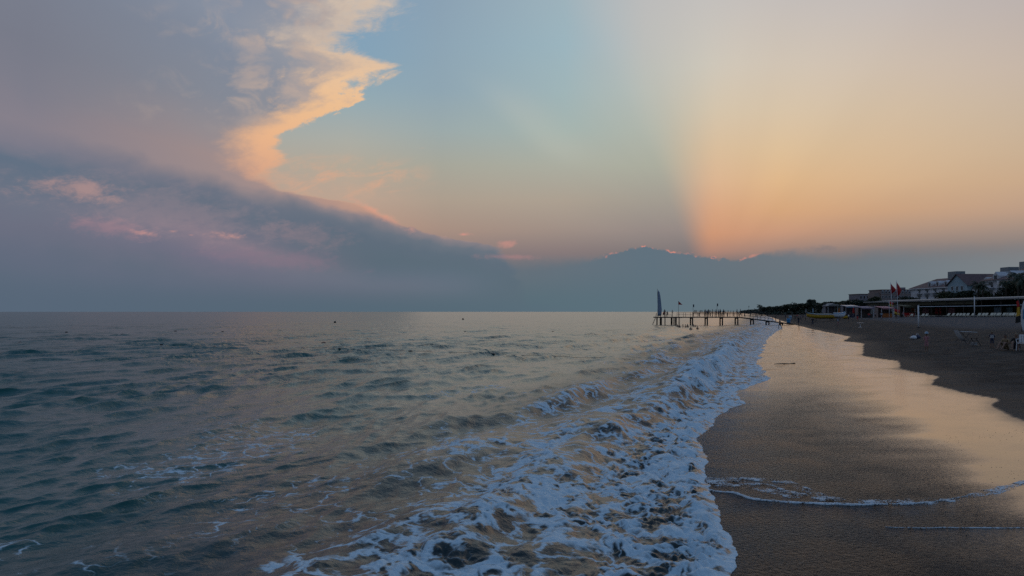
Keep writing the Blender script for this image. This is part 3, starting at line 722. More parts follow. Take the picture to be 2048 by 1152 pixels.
# ------------------------------------------------------------------ people
def skin_mesh(name, J, E, sub=1):
    """J: name -> (x, y, z, radius); E: (a, b, material slot)"""
    names = list(J); idx = {n: i for i, n in enumerate(names)}
    me = bpy.data.meshes.new('body'); me.from_pydata([J[n][:3] for n in names], [(idx[a], idx[b]) for a, b, _ in E], [])
    o = bpy.data.objects.new('body', me); COL.objects.link(o)
    md = o.modifiers.new('skin', 'SKIN'); md.use_smooth_shade = True; md.branch_smoothing = 0.6
    for i, n in enumerate(names):
        sv = me.skin_vertices[0].data[i]; sv.radius = (J[n][3], J[n][3] * (J[n][4] if len(J[n]) > 4 else 1.0)); sv.use_root = (n == 'pelvis')
    if sub: o.modifiers.new('sub', 'SUBSURF').levels = sub
    dg = bpy.context.evaluated_depsgraph_get(); dg.update()
    out = bpy.data.meshes.new_from_object(o.evaluated_get(dg)); out.name = name
    bpy.data.objects.remove(o)
    out.materials.clear()
    for k in ('skin', 'navy', 'black', 'hair'): out.materials.append(M[k])
    segs = [(Vector(J[a][:3]), Vector(J[b][:3]), s) for a, b, s in E]
    for p in out.polygons:
        c = p.center; best = (9, 0)
        for a, b, s in segs:
            d = b - a; t = max(0, min(1, (c - a).dot(d) / max(d.length_squared, 1e-9)))
            q = (c - (a + d * t)).length
            if q < best[0]: best = (q, s)
        p.material_index = best[1]; p.use_smooth = True
    return out
def body(arms, legs, head=1.0, lean=(0, 0), pel=(0, 0, .95), wide=1.0):
    """arms / legs: list of two limbs, each limb a list of joints; faces -y"""
    px, py, pz = pel; lx, ly = lean
    J = {'pelvis': (px, py, pz, .135 * wide, .8), 'waist': (px + lx * .3, py + ly * .3, pz + .17, .125 * wide, .75), 'chest': (px + lx * .75, py + ly * .75, pz + .38, .155 * wide, .75),
         'collar': (px + lx, py + ly, pz + .50, .09, .8), 'neck': (px + lx * 1.05, py + ly * 1.05 - .01, pz + .565, .052), 'jaw': (px + lx * 1.1, py + ly * 1.1 - .03, pz + .62, .07 * head),
         'brow': (px + lx * 1.15, py + ly * 1.15 - .015, pz + .62 + .085 * head, .092 * head), 'crown': (px + lx * 1.18, py + ly * 1.18 + .01, pz + .62 + .17 * head, .072 * head)}
    E = [('pelvis', 'waist', 2), ('waist', 'chest', 1), ('chest', 'collar', 1), ('collar', 'neck', 0), ('neck', 'jaw', 0), ('jaw', 'brow', 0), ('brow', 'crown', 3)]
    for k, (sg, arm) in enumerate(zip((-1, 1), arms)):
        J[f's{k}'] = (px + lx + sg * .165 * wide, py + ly, pz + .45, .062)
        E.append(('collar', f's{k}', 1)); prev = f's{k}'
        for i, (p, rr_) in enumerate(zip(arm, (.047, .036, .032, .022))):
            J[f'a{k}{i}'] = (*p, rr_); E.append((prev, f'a{k}{i}', 1 if i == 0 else 0)); prev = f'a{k}{i}'
    for k, (sg, leg) in enumerate(zip((-1, 1), legs)):
        J[f'h{k}'] = (px + sg * .095 * wide, py, pz - .06, .092)
        E.append(('pelvis', f'h{k}', 2)); prev = f'h{k}'
        for i, (p, rr_) in enumerate(zip(leg, (.064, .042, .034))):
            J[f'l{k}{i}'] = (*p, rr_); E.append((prev, f'l{k}{i}', 2 if i == 0 else 0)); prev = f'l{k}{i}'
    return J, E
stand_arms = [[(-.23, .02, 1.13), (-.24, -.06, .90), (-.235, -.10, .81), (-.23, -.13, .76)], [(.23, .02, 1.13), (.24, -.06, .90), (.235, -.10, .81), (.23, -.13, .76)]]
bent_arms = [[(-.24, .04, 1.13), (-.10, -.16, 1.06), (-.04, -.2, 1.08), (0, -.22, 1.09)], [(.27, .02, 1.14), (.20, -.22, 1.22), (.17, -.27, 1.28), (.16, -.29, 1.33)]]
POSE = {}
def pose(name, *a, **k): POSE[name] = skin_mesh('body', *body(*a, **k))
pose('stand', stand_arms, [[(-.10, -.02, .50), (-.105, .02, .08), (-.11, -.14, .04)], [(.10, -.02, .50), (.105, .02, .08), (.11, -.14, .04)]])
pose('talk', bent_arms, [[(-.12, -.04, .50), (-.14, .0, .08), (-.15, -.15, .04)], [(.10, .0, .50), (.12, .06, .08), (.13, -.09, .04)]])
pose('walk', [[(-.23, .14, 1.14), (-.22, .10, .90), (-.21, .06, .82), (-.21, .03, .77)], [(.23, -.10, 1.14), (.21, -.28, .96), (.20, -.35, .92), (.20, -.38, .90)]],
     [[(-.09, -.20, .54), (-.09, -.20, .10), (-.09, -.36, .05)], [(.09, .10, .50), (.09, .34, .16), (.09, .28, .03)]], lean=(0, -.05))
pose('sit_bench', [[(-.24, -.08, .72), (-.18, -.30, .58), (-.15, -.38, .56), (-.14, -.42, .55)], [(.24, -.08, .72), (.18, -.30, .58), (.15, -.38, .56), (.14, -.42, .55)]],
     [[(-.12, -.44, .50), (-.12, -.42, .08), (-.12, -.57, .04)], [(.12, -.44, .50), (.12, -.42, .08), (.12, -.57, .04)]], lean=(0, -.10), pel=(0, 0, .53))
pose('sit_sand', [[(-.25, -.14, .36), (-.14, -.34, .42), (-.08, -.40, .44), (-.04, -.42, .44)], [(.25, -.14, .36), (.14, -.34, .42), (.08, -.40, .44), (.04, -.42, .44)]],
     [[(-.14, -.36, .48), (-.12, -.66, .09), (-.12, -.80, .04)], [(.14, -.38, .46), (.14, -.70, .09), (.14, -.84, .04)]], lean=(0, -.08), pel=(0, 0, .14))
pose('child', [[(-.21, .0, 1.15), (-.27, -.08, .96), (-.29, -.13, .90), (-.30, -.15, .87)], [(.20, -.05, 1.15), (.10, -.22, 1.10), (.05, -.27, 1.12), (.03, -.29, 1.13)]],
     [[(-.09, -.02, .52), (-.10, .02, .09), (-.11, -.14, .04)], [(.09, -.02, .52), (.10, .02, .09), (.11, -.14, .04)]], head=1.45, wide=1.05)
pose('child_back', [[(-.21, .02, 1.15), (-.26, .0, .95), (-.26, -.03, .88), (-.26, -.05, .84)], [(.24, -.02, 1.18), (.36, -.10, 1.22), (.42, -.13, 1.26), (.45, -.14, 1.28)]],
     [[(-.09, -.02, .52), (-.10, .02, .09), (-.11, -.14, .04)], [(.09, -.02, .52), (.10, .02, .09), (.11, -.14, .04)]], head=1.42, wide=1.05)
def person(ps, loc, rz, label, top='navy', bottom='black', hair='hair', scale=1.0, group=None, skin='skin'):
    o = put('person', POSE[ps], None, loc); o.rotation_euler = (0, 0, rz); o.scale = (scale,) * 3
    tag(o, label, 'person', group)
    for i, k in enumerate((skin, top, bottom, hair)):
        o.material_slots[i].link = 'OBJECT'; o.material_slots[i].material = M[k]
    return o

# ------------------------------------------------------------------ near pier
PY = 160.0
def px_x(u, d=PY): return (u - 1024) / F * d
def build_pier():
    x0, x1, x2 = px_x(1314.5), px_x(1478), px_x(1590)
    zd = 1.84
    z2 = float(sand_z(np.array([x2]), np.array([PY]))[0]) + 0.12
    root = empty('pier', (x0, PY, 0), 0, 'dark wooden bathing pier on piles with a ramp down to the beach', 'pier')
    def L(x, y, z): return (x - x0, y - PY, z)
    def deck_z(x): return zd if x < x1 else zd + (z2 - zd) * (x - x1) / (x2 - x1)
    MB().box(L(x0 + 2.6, PY + 1.5, zd - .11), (5.2, 6.0, .22)).build('platform', M['wood'], root)
    MB().box(L((x0 + 5.2 + x1) / 2, PY, zd - .10), (x1 - x0 - 5.2, 2.2, .20)).build('walkway', M['wood'], root)
    MB().prism([(x1 - x0, zd - .20), (x2 - x0, z2 - .2), (x2 - x0, z2), (x1 - x0, zd)], -1.1, 1.1).build('ramp', M['wood'], root)
    us = [1316.5, 1320.5, 1323.5, 1327.5, 1346.5, 1350, 1353, 1355.5] + [1383, 1412.5, 1442.5, 1473, 1504, 1535, 1562]
    for i, u in enumerate(us):
        x = px_x(u); big = i >= 8
        for yy in ((-.9, .9) if big else (-1.3, 3.8) if i % 2 else (1.2,)):
            zb = min(float(sand_base(np.array([x]), np.array([PY + yy]))[0]) - .3, -.4)
            MB().tube([(0, 0, zb), (0, 0, deck_z(x) - .12)], .16 if big else .11, 8).build('pile', M['wood'], root, True, L(x, PY + yy, 0))
        if big: MB().box(L(x, PY, deck_z(x) - .32), (.18, 2.1, .22)).build('cross_beam', M['wood'], root)
    rp = [1356, 1369, 1383, 1397, 1412, 1427, 1442, 1457, 1472, 1487, 1503, 1518, 1533, 1548]
    for side in (-1.02, 1.02):
        for u in rp:
            x = px_x(u)
            MB().box(L(x, PY + side, deck_z(x) + .5), (.06, .06, 1.0)).build('railing_post', M['steel'], root)
        for h in (.98, .55):
            pts = [L(px_x(u), PY + side, deck_z(px_x(u)) + h) for u in (1356, 1478, 1548)]
            MB().tube(pts, .022, 5).build('rail', M['steel'], root)
    # ladder into the water at the head of the pier
    ld = MB()
    for yy in (1.0, 1.6):
        ld.tube([L(x0 + .1, PY + yy, zd + .9), L(x0 - .05, PY + yy, zd), L(x0 - 1.05, PY + yy, -.5)], .035, 6)
    ld.build('ladder_rails', M['steel'], root)
    for k in range(6):
        t = k / 5; MB().tube([L(x0 - .08 - .95 * t, PY + 1.0, zd - .15 - 2.1 * t), L(x0 - .08 - .95 * t, PY + 1.6, zd - .15 - 2.1 * t)], .025, 5).build('rung', M['steel'], root)
    bench = empty('bench', (px_x(1335), PY + 1.2, zd), 0, 'low dark bench under the people sitting at the pier head', 'bench')
    MB().box((0, 0, .44), (2.9, .42, .06)).build('seat', M['wood'], bench)
    for sx in (-1.3, 1.3):
        MB().box((sx, 0, .205), (.08, .36, .41)).build('leg', M['wood'], bench)
    # furled sail on its mast
    s = empty('furled_sail', (px_x(1316.5), PY + .4, zd), 0, 'tall pale blue furled sail on its mast at the pier head', 'sail')
    MB().tube([(0, 0, 0), (-.02, 0, 3.3), (-.12, 0, 6.4)], [.06, .05, .03], 8).build('mast', M['steel'], s, True)
    rings = []
    prof = [(.25, .30, .62), (.9, .36, .74), (1.7, .36, .70), (2.5, .33, .60), (3.4, .30, .62), (4.2, .27, .55), (4.9, .22, .44), (5.5, .15, .30), (5.95, .06, .10)]
    for z, c, w in prof:
        ring = []
        for k in range(20):
            a = 2 * math.pi * k / 20; rr_ = 1 + .16 * math.sin(5 * a + z * 1.3) + .08 * math.sin(9 * a - z)
            ring.append((c + .02 + w * .62 * rr_ * math.cos(a), w * .40 * rr_ * math.sin(a), z + .04 * math.sin(4 * a)))
        rings.append(ring)
    MB().loft(rings).build('sailcloth', M['sail'], s, True)
    # warning flag
    p = empty('flag_pole', (px_x(1355.6), PY - .6, zd), 0, 'thin pole with a small red pennant halfway along the pier head', 'flag')
    MB().tube([(0, 0, 0), (0, 0, 3.6)], [.04, .025], 7).build('pole', M['steel'], p, True)
    MB().add([(0, 0, 3.55), (.95, .1, 2.72), (.05, .02, 2.75), (0, .03, 3.55), (.95, .13, 2.72), (.05, .05, 2.75)], [(0, 1, 2), (5, 4, 3), (0, 3, 4, 1), (1, 4, 5, 2), (2, 5, 3, 0)]).build('pennant', M['red'], p)
    # people at the head
    def P(u, ps, rz, label, top, bottom='black', dy=0.0, z=zd, sc_=1.0, hair='hair'):
        person(ps, (px_x(u), PY + dy, z), rz, label, top, bottom, hair, sc_)
    P(1329, 'sit_bench', .5, 'person in red top sitting on the pier head nearest the sail', 'red', dy=1.1)
    P(1333, 'stand', -.4, 'person in dark clothes standing behind the bench on the pier head', 'black', dy=1.9)
    P(1337, 'sit_bench', -.6, 'person in dark clothes sitting on the bench beside the standing figure', 'navy', dy=1.1)
    P(1345, 'talk', 1.2, 'person with raised arm leaning at the pier head near the pennant', 'black', dy=.3, sc_=.93)
    row = [(1410.5, 'stand', 'navy', 1.0), (1414, 'talk', 'lilac', .92), (1417.5, 'stand', 'black', 1.02), (1425, 'talk', 'black', 1.0), (1433, 'stand', 'navy', 1.0), (1436.5, 'talk', 'lilac', .96),
           (1441.5, 'stand', 'black', 1.04), (1445.5, 'talk', 'navy', .96), (1449, 'stand', 'black', .98), (1474.5, 'stand', 'navy', 1.02), (1480, 'walk', 'black', 1.04)]
    for i, (u, ps, c, k) in enumerate(row):
        P(u, ps, R.uniform(-3, 3), f'person in dark clothes standing on the pier walkway, {ORD[i]} from the pennant pole', c, dy=R.uniform(-.5, .6), sc_=k, z=deck_z(px_x(u)))
build_pier()

# bathers in the water below the pier
for i, (u, v, d) in enumerate([(1355, 654, 0), (1359, 655, .05), (1366, 654, .1), (1371, 654, 0), (1375, 654, .1), (1381.5, 659, 0), (1387.5, 654, .05), (1391.5, 655, 0), (1395, 658, 0)]):
    p = on_sea(u, v)
    person('talk' if i % 2 else 'stand', (p.x, p.y, -1.22 + d), R.uniform(-3, 3), f'dark head and shoulders of a bather below the pier, {ORD[i]} from the left', 'skin', 'black', group='bathers below the pier')

# ------------------------------------------------------------------ far pier
def build_far_pier(D, u0, u1, zd, label, flags, people, grp):
    x0, x1 = (u0 - 1024) / F * D, (u1 - 1024) / F * D
    root = empty('pier', (x0, D, 0), 0, label, 'pier')
    MB().box(((x1 - x0) / 2, 0, zd - .25), (x1 - x0, 3.2, .5)).build('deck', M['wood'], root)
    n = int((x1 - x0) / (D / F * 11))
    for i in range(n + 1):
        x = (x1 - x0) * i / n
        MB().tube([(0, 0, -.8), (0, 0, zd - .3)], .28, 7).build('pile', M['wood'], root, True, (x, -.8, 0))
    for h in (.6, 1.1): MB().tube([(0, -1.5, zd + h), (x1 - x0, -1.5, zd + h)], .06, 5).build('rail', M['steel'], root)
    for i in range(0, n + 1): MB().box(((x1 - x0) * i / n, -1.5, zd + .55), (.1, .1, 1.1)).build('railing_post', M['steel'], root)
    for u, h, lb in flags:
        p = empty('flag_pole', ((u - 1024) / F * D, D + .5, zd), 0, lb, 'flag')
        MB().tube([(0, 0, 0), (0, 0, h)], .09, 6).build('pole', M['steel'], p)
        MB().box((.35, 0, h - 1.0), (.75, .12, 1.8)).build('flag_cloth', M['navy'], p)
    for i, u in enumerate(people):
        person('talk' if i % 2 else 'stand', ((u - 1024) / F * D, D + R.uniform(-.8, .9), zd), R.uniform(-3, 3), f'tiny dark figure on the distant pier, {ORD[i]} from its seaward end', 'navy' if i % 3 else 'black', group=grp, scale=R.uniform(.95, 1.1))
build_far_pier(470.0, 1386, 1534, 2.35, 'long dark pier far down the beach with people along its rail', [(1386.5, 5.6, 'pole with small dark flag at the seaward end of the far pier'), (1434.5, 6.2, 'tall pole with dark flag midway along the far pier')],
               [1389, 1391, 1394, 1398.5, 1400.5, 1402.5, 1405, 1421, 1428, 1452, 1456, 1461, 1466, 1492, 1498], 'figures on the far pier')
build_far_pier(900.0, 1496, 1560, 2.4, 'thin pier on the horizon beyond the far pier', [(1497.5, 8.0, 'pole on the thin horizon pier')], [], '')

# ------------------------------------------------------------------ walkers on the wet sand and by the boats
def G_(u, v): return ground(u, v)
person('walk', G_(1560, 658), -1.2, 'person in dark swimwear walking through the shallow wash below the pier ramp', 'skin', 'black', scale=1.02)
person('stand', G_(1597, 650.5), .4, 'person in dark clothes standing right of the blue barrels', 'black', 'navy', scale=1.12)
person('stand', G_(1601.5, 641), .2, 'person in grey standing farther up behind the blue barrels', 'lilac', 'navy')
person('walk', G_(1551.5, 641.5), .3, 'small figure at the water edge behind the pier ramp', 'black', 'black')
person('talk', G_(1625, 654), 2.6, 'person in dark clothes bending at the left end of the yellow boat', 'black', 'navy', scale=1.02)
person('stand', G_(1676, 654), 1.0, 'person in pale top standing in front of the white dinghy', 'blue_pale', 'pink', scale=.9)
person('stand', G_(1715, 643), -.6, 'person in red shorts and blue top by the kiosks', 'navy', 'red', scale=1.0)

# ------------------------------------------------------------------ blue barrels
bp_ = G_(1577, 647.5)
def barrel(loc, mat, r, h, label):
    o = empty('barrel', loc, 0, label, 'barrel')
    prof = [(0, .9), (.04, .98), (.30, 1.03), (.33, 1.09), (.36, 1.03), (.64, 1.03), (.67, 1.09), (.70, 1.03), (.96, .98), (1, .9)]
    MB().loft([[(r * k * math.cos(2 * math.pi * i / 16), r * k * math.sin(2 * math.pi * i / 16), h * t) for i in range(16)] for t, k in prof]).build('drum', M[mat], o, True)
    MB().tube([(0, 0, h + .004), (0, 0, h + .03)], r * .84, 16).build('lid', M['navy'], o)
barrel(bp_, 'blue', .42, 1.3, 'bright blue barrel standing at the foot of the pier ramp')
barrel(G_(1580.5, 640), 'blue_pale', .5, 1.5, 'pale blue barrel standing behind the bright blue one')

# ------------------------------------------------------------------ boats drawn up on the sand
def hull(L, W, H, n=11, m=9, bow=1.7):
    rings = []
    for i in range(n):
        t = i / (n - 1); x = -L / 2 + L * t
        w = W / 2 * (1 - abs(2 * t - 1) ** bow * (.88 if t > .5 else .55)); lift = H * .35 * max(0, (t - .62) / .38) ** 2
        ring = []
        for k in range(m):
            a = math.pi * k / (m - 1)
            ring.append((x, -w * math.cos(a), H - H * (math.sin(a) ** .7) * (1 - .25 * abs(2 * t - 1) ** 3) + lift))
        rings.append(ring)
    return rings
def boat(loc, rz, L, W, H, hullm, topm, label, trim=None):
    o = empty('boat', loc, rz, label, 'boat')
    rg = hull(L, W, H)
    MB().loft(rg).build('hull', M[hullm], o, True)
    top = [[(x * .97, y * .93, z + .02) for x, y, z in (r_[0], r_[-1])] for r_ in rg]
    cov = MB(); rings = []
    for (a, b) in top:
        w = (b[1] - a[1])
        rings.append([a, (a[0], a[1] + w * .25, a[2] + .22 * H), (a[0], a[1] + w * .5, a[2] + .32 * H), (a[0], a[1] + w * .75, a[2] + .22 * H), b])
    cov.loft(rings, cap=False).build('cover', M[topm], o, True)
    for sy in (0, -1):
        MB().tube([(p[sy][0], p[sy][1], p[sy][2] + .01) for p in rg], .05, 6).build('gunwale', M[trim or hullm], o, True)
    return o
bb = G_(1650, 643)
def trestle(loc, rz, label, w=2.0):
    o = empty('trestle', loc, rz, label, 'trestle')
    MB().box((0, 0, .62), (.14, w, .12)).build('beam', M['wood'], o)
    for sy in (-w * .4, w * .4):
        for sx in (-1, 1): MB().tube([(sx * .28, sy, 0), (sx * .03, sy, .60)], .045, 6).build('leg', M['wood'], o)
trestle(on_sand(bb.x - 2.6, bb.y), 0, 'dark wooden trestle under the left end of the yellow boat')
trestle(on_sand(bb.x + 1.6, bb.y), 0, 'dark wooden trestle under the right end of the yellow boat')
boat((bb.x - .4, bb.y, bb.z + .72), math.radians(184), 8.8, 2.3, .95, 'yellow', 'teal', 'long yellow boat under a pale teal cover on trestles', 'orange')
d2 = G_(1668, 641)
trestle(on_sand(d2.x, d2.y - 2.8), 0, 'small trestle under the white dinghy', 1.6)
boat((d2.x, d2.y - 2.8, on_sand(d2.x, d2.y - 2.8).z + .70), math.radians(12), 3.6, 1.7, .95, 'white', 'blue_pale', 'white dinghy with rounded hull in front of the yellow boat', 'blue_pale')
boat(G_(1690, 638), math.radians(75), 3.8, 1.7, .9, 'yellow', 'black', 'small yellow and black boat at the right of the white dinghy')
tb = G_(1720.5, 655)
t = empty('table', tb, 0, 'small white table standing alone on the sand', 'table')
MB().tube([(0, 0, .70), (0, 0, .74)], .5, 14).build('tabletop', M['white_plastic'], t)
MB().tube([(0, 0, .04), (0, 0, .70)], .05, 8).build('pedestal', M['white_plastic'], t)
MB().tube([(0, 0, 0), (0, 0, .04)], .28, 12).build('base', M['white_plastic'], t)

# ------------------------------------------------------------------ red warning flags and lifeguard flags
def pennant_cloth(w, h, seed, lean=0.0):
    """hanging triangular cloth with folds, thickness 2 cm"""
    n = 7; vs = []; fs = []
    for side in (0, .025):
        for i in range(n):
            t = i / (n - 1); x = w * t
            y = .10 * math.sin(t * 5 + seed) + side
            vs += [(x, y, -h * .62 * t), (x * .94, y * .8, -h + h * .36 * t ** 1.6 - .03)]
    for i in range(n - 1):
        a = 2 * i; fs.append((a, a + 2, a + 3, a + 1)); b = a + 2 * n; fs.append((b + 1, b + 3, b + 2, b)); fs.append((a, b, b + 2, a + 2)); fs.append((a + 1, a + 3, b + 3, b + 1))
    fs += [(0, 1, 2 * n + 1, 2 * n), (2 * n - 2, 4 * n - 2, 4 * n - 1, 2 * n - 1)]
    return vs, fs
def tall_flag(u, vb, vt, w, h, tilt, label, seed, cloth='red'):
    b = G_(u, vb); H = (vb - vt) / F * b.y
    o = empty('flag_pole', b, 0, label, 'flag')
    MB().tube([(0, 0, -.3), (tilt, 0, H)], [.05, .03], 8).build('pole', M['white'], o, True)
    vs, fs = pennant_cloth(w, h, seed)
    MB().add(vs, fs).build('pennant', M[cloth], o, True, (tilt + .02, 0, H - .15))
    return b, o
tall_flag(1786, 645, 564, .95, 2.0, -.45, 'left one of the two tall white poles with red flags', .3)
tall_flag(1797, 646, 561, .85, 2.6, -.35, 'right one of the two tall white poles with red flags', 1.7, 'red')
def guard_flag(u, v, vt, label, rz):
    b = G_(u, v); H = (v - vt) / F * b.y
    o = empty('lifeguard_flag', b, rz, label, 'flag')
    MB().tube([(0, 0, -.2), (0, 0, H)], .03, 7).build('pole', M['white'], o, True)
    for k, mt in ((0, 'red'), (1, 'yellow')):
        vs = []
        for i in range(6):
            t_ = i / 5
            for y in (0, .02): vs += [(.03 + .95 * t_, .08 * math.sin(4 * t_) + y, H - .05 - .48 * k - .25 * t_), (.03 + .9 * t_, .08 * math.sin(4 * t_ + .4) + y, H - .53 - .48 * k - .3 * t_)]
        fs = []
        for i in range(5):
            a = 4 * i; fs += [(a, a + 4, a + 5, a + 1), (a + 3, a + 7, a + 6, a + 2), (a, a + 2, a + 6, a + 4), (a + 1, a + 5, a + 7, a + 3)]
        MB().add(vs, fs).build('cloth', M[mt], o, True)
guard_flag(1778.5, 640, 602.5, 'red over yellow lifeguard flag on a pole left of the tall flag poles', .2)
guard_flag(1788, 644, 617, 'low red over yellow lifeguard flag between the tall flag poles', -.1)

# ------------------------------------------------------------------ volleyball court
def post(u, vb, vt, label, r=.07):
    b = G_(u, vb); H = (vb - vt) / F * b.y
    o = empty('net_post', b, 0, label, 'post')
    MB().tube([(0, 0, -.2), (-.03, 0, H)], r, 9).build('pole', M['white'], o, True)
    MB().tube([(-.03, 0, H), (-.03, 0, H + .06)], r * 1.3, 9).build('cap', M['white'], o)
    MB().tube([(0, 0, .0), (0, 0, .12)], r * 2.2, 9).build('foot', M['steel'], o)
    return b, H
pb1, ph1 = post(1837, 656, 611, 'thick white net post nearest the sea on the beach court', .085)
pb2, ph2 = post(1949, 634.5, 593, 'tall white net post in front of the row of loungers', .09)
o = empty('volleyball_net', pb1, 0, 'thin white top line of a net strung from the near white post', 'net')
e2 = at(2060, 609.5, 92) - pb1
MB().tube([(0, 0, ph1 - .15), tuple(e2 * .5 + Vector((0, 0, (ph1 - .15) * .5 - .04))), tuple(e2)], .035, 5).build('top_band', M['white'], o)
b3 = on_sand(*at(2060, 609, 92).xy); o = empty('net_post', b3, 0, 'white net post at the right edge of the beach court', 'post')
MB().tube([(0, 0, -.2), (0, 0, at(2060, 609, 92).z - b3.z + .15)], .08, 9).build('pole', M['white'], o, True)
MB().tube([(0, 0, .0), (0, 0, .12)], .18, 9).build('foot', M['steel'], o)

# ------------------------------------------------------------------ long canopy with its loungers
CX, CY0, CY1, CZ = 112.0, 138.0, 222.0, 6.0
def build_canopy():
    gz = float(sand_z(np.array([CX]), np.array([150.0]))[0])
    root = empty('shade_canopy', (CX, CY0, gz), 0, 'long low canopy with pale roof edge over the rows of loungers', 'canopy')
    Lc = CY1 - CY0; h = CZ - gz
    MB().prism([(-2.2, h - .12), (9.0, h + .55), (9.0, h + .70), (-2.2, h + .06)], 0, Lc).build('roof', M['canvas'], root)
    MB().box((-2.28, Lc / 2, h - .04), (.12, Lc, .34)).build('fascia', M['canvas'], root)
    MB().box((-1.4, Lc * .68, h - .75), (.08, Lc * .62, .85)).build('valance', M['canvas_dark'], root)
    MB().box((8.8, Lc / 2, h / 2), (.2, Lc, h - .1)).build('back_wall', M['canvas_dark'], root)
    for i in range(13):
        MB().box((-1.9, 2 + (Lc - 4) * i / 12, h / 2 - .1), (.16, .16, h - .2)).build('pillar', M['wood'], root)
    for i in range(7):
        MB().box((4.0, 2 + (Lc - 4) * i / 6, h / 2), (.16, .16, h)).build('pillar', M['wood'], root)
    for i, (y, w, mt) in enumerate([(8, 3.0, 'teal'), (26, 2.6, 'blue_pale'), (30, 2.2, 'teal'), (34, 2.6, 'blue_pale'), (52, 3.0, 'pink'), (58, 3.0, 'red'), (64, 3.0, 'pink')]):
        s = empty('windbreak', (CX + 5.5, CY0 + y, gz), 0, f'{ {"teal":"teal","blue_pale":"pale blue","pink":"pink","red":"red"}[mt]} cloth screen under the canopy, {ORD[i]} from its near end', 'screen')
        MB().box((0, 0, 1.25), (.06, w, 1.7)).build('cloth', M[mt], s)
        for sy in (-w / 2, w / 2): MB().tube([(0, sy, 0), (0, sy, 2.2)], .04, 6).build('stake', M['wood'], s)
build_canopy()
def make_lounger():
    r = empty('sun_lounger', (0, 0, 0))
    MB().box((0, -.25, .34), (.62, 1.25, .07)).build('seat', M['lounger'], r)
    MB().box((0, .64, .60), (.62, .78, .07), M=Matrix.Rotation(math.radians(48), 4, 'X')).build('backrest', M['lounger'], r)
    for sx in (-.27, .27):
        for sy in (-.75, .30): MB().box((sx, sy, .155), (.06, .06, .31)).build('leg', M['lounger'], r)
    MB().box((0, .60, .19), (.5, .05, .05)).build('brace', M['lounger'], r)
    return r
LG = make_lounger(); _first = [True]
def lounger(loc, rz, label, group):
    o = LG if _first[0] else copy_tree(LG); _first[0] = False
    o.location = loc; o.rotation_euler = (0, 0, rz); tag(o, label, 'sun lounger', group)
us = [1893, 1903, 1911, 1917.5, 1925, 1932.5, 1942, 1955.5, 1962.5, 1969, 1980.5, 1985, 1992, 1996, 2004, 2009, 2017, 2022, 2029.5, 2040]
for i, u in enumerate(us):
    g_ = G_(u, 634.0 + .0)
    lounger(g_, math.radians(-68) + R.uniform(-.12, .12), f'cream sun lounger in the long row, {ORD[i]} from the left', 'long row of loungers under the canopy')
for i, u in enumerate([1812, 1820.5, 1827, 1843, 1850.5, 1862]):
    lounger(G_(u, 634.5), math.radians(70 if i in (0, 2, 5) else -64), f'cream sun lounger in the short row by the post, {ORD[i]} from the left', 'short row of loungers by the near net post')

# ------------------------------------------------------------------ kiosks and huts
def kiosk(u0, u1, d, vtop, label, roofm, wallm, counter=None, flat=True):
    a, b = px_x(u0, d), px_x(u1, d); c = (a + b) / 2; w = b - a
    gnd = on_sand(c, d); H = CAMH + (HZ - vtop) / F * d - gnd.z
    o = empty('beach_kiosk', gnd, 0, label, 'kiosk')
    dp = 4.0
    MB().box((0, dp / 2, H / 2 - .2), (w * .92, .15, H - .4)).build('back_wall', M[wallm], o)
    for sx in (-1, 1):
        MB().box((sx * w * .46, dp / 4, H / 2 - .2), (.12, dp / 2 - .3, H - .4)).build('side_wall', M[wallm], o)
        MB().tube([(sx * w * .47, -dp / 2 + .3, 0), (sx * w * .47, -dp / 2 + .3, H - .3)], .06, 7).build('post', M['white'], o)
    if flat: MB().prism([(-dp / 2 - .3, H - .55), (dp / 2 + .3, H - .1), (dp / 2 + .3, H + .02), (-dp / 2 - .3, H - .40)], -w / 2, w / 2, 'x').build('roof', M[roofm], o)
    else: MB().prism([(-w / 2 - .2, H - .9), (0, H), (w / 2 + .2, H - .9), (w / 2 + .2, H - 1.0), (-w / 2 - .2, H - 1.0)], -dp / 2 - .2, dp / 2 + .2).build('roof', M[roofm], o)
    MB().box((0, -dp / 2 - .34, H - .62), (w, .06, .38)).build('awning_flap', M[roofm], o)
    MB().box((0, -dp / 2 + .6, .55), (w * .84, .5, 1.1)).build('counter', M[counter or wallm], o)
    return o
kiosk(1651, 1671, 235, 606.5, 'white tent kiosk behind the yellow boat', 'canvas', 'wall_grey', flat=False)
kiosk(1686, 1712, 225, 610, 'kiosk with pale blue flat roof right of the boats', 'blue_pale', 'wall_grey', 'navy')
kiosk(1716, 1742, 205, 612.5, 'kiosk with lilac awning and open dark front', 'lilac', 'wall_brown', 'wood')
kiosk(1756, 1781, 195, 612.5, 'kiosk with orange brown counter and pinkish awning', 'pink', 'wall_brown', 'orange')
kiosk(1800, 1824, 196, 609.5, 'low dark red kiosk behind the flag poles', 'canvas_dark', 'wall_brown', 'red')
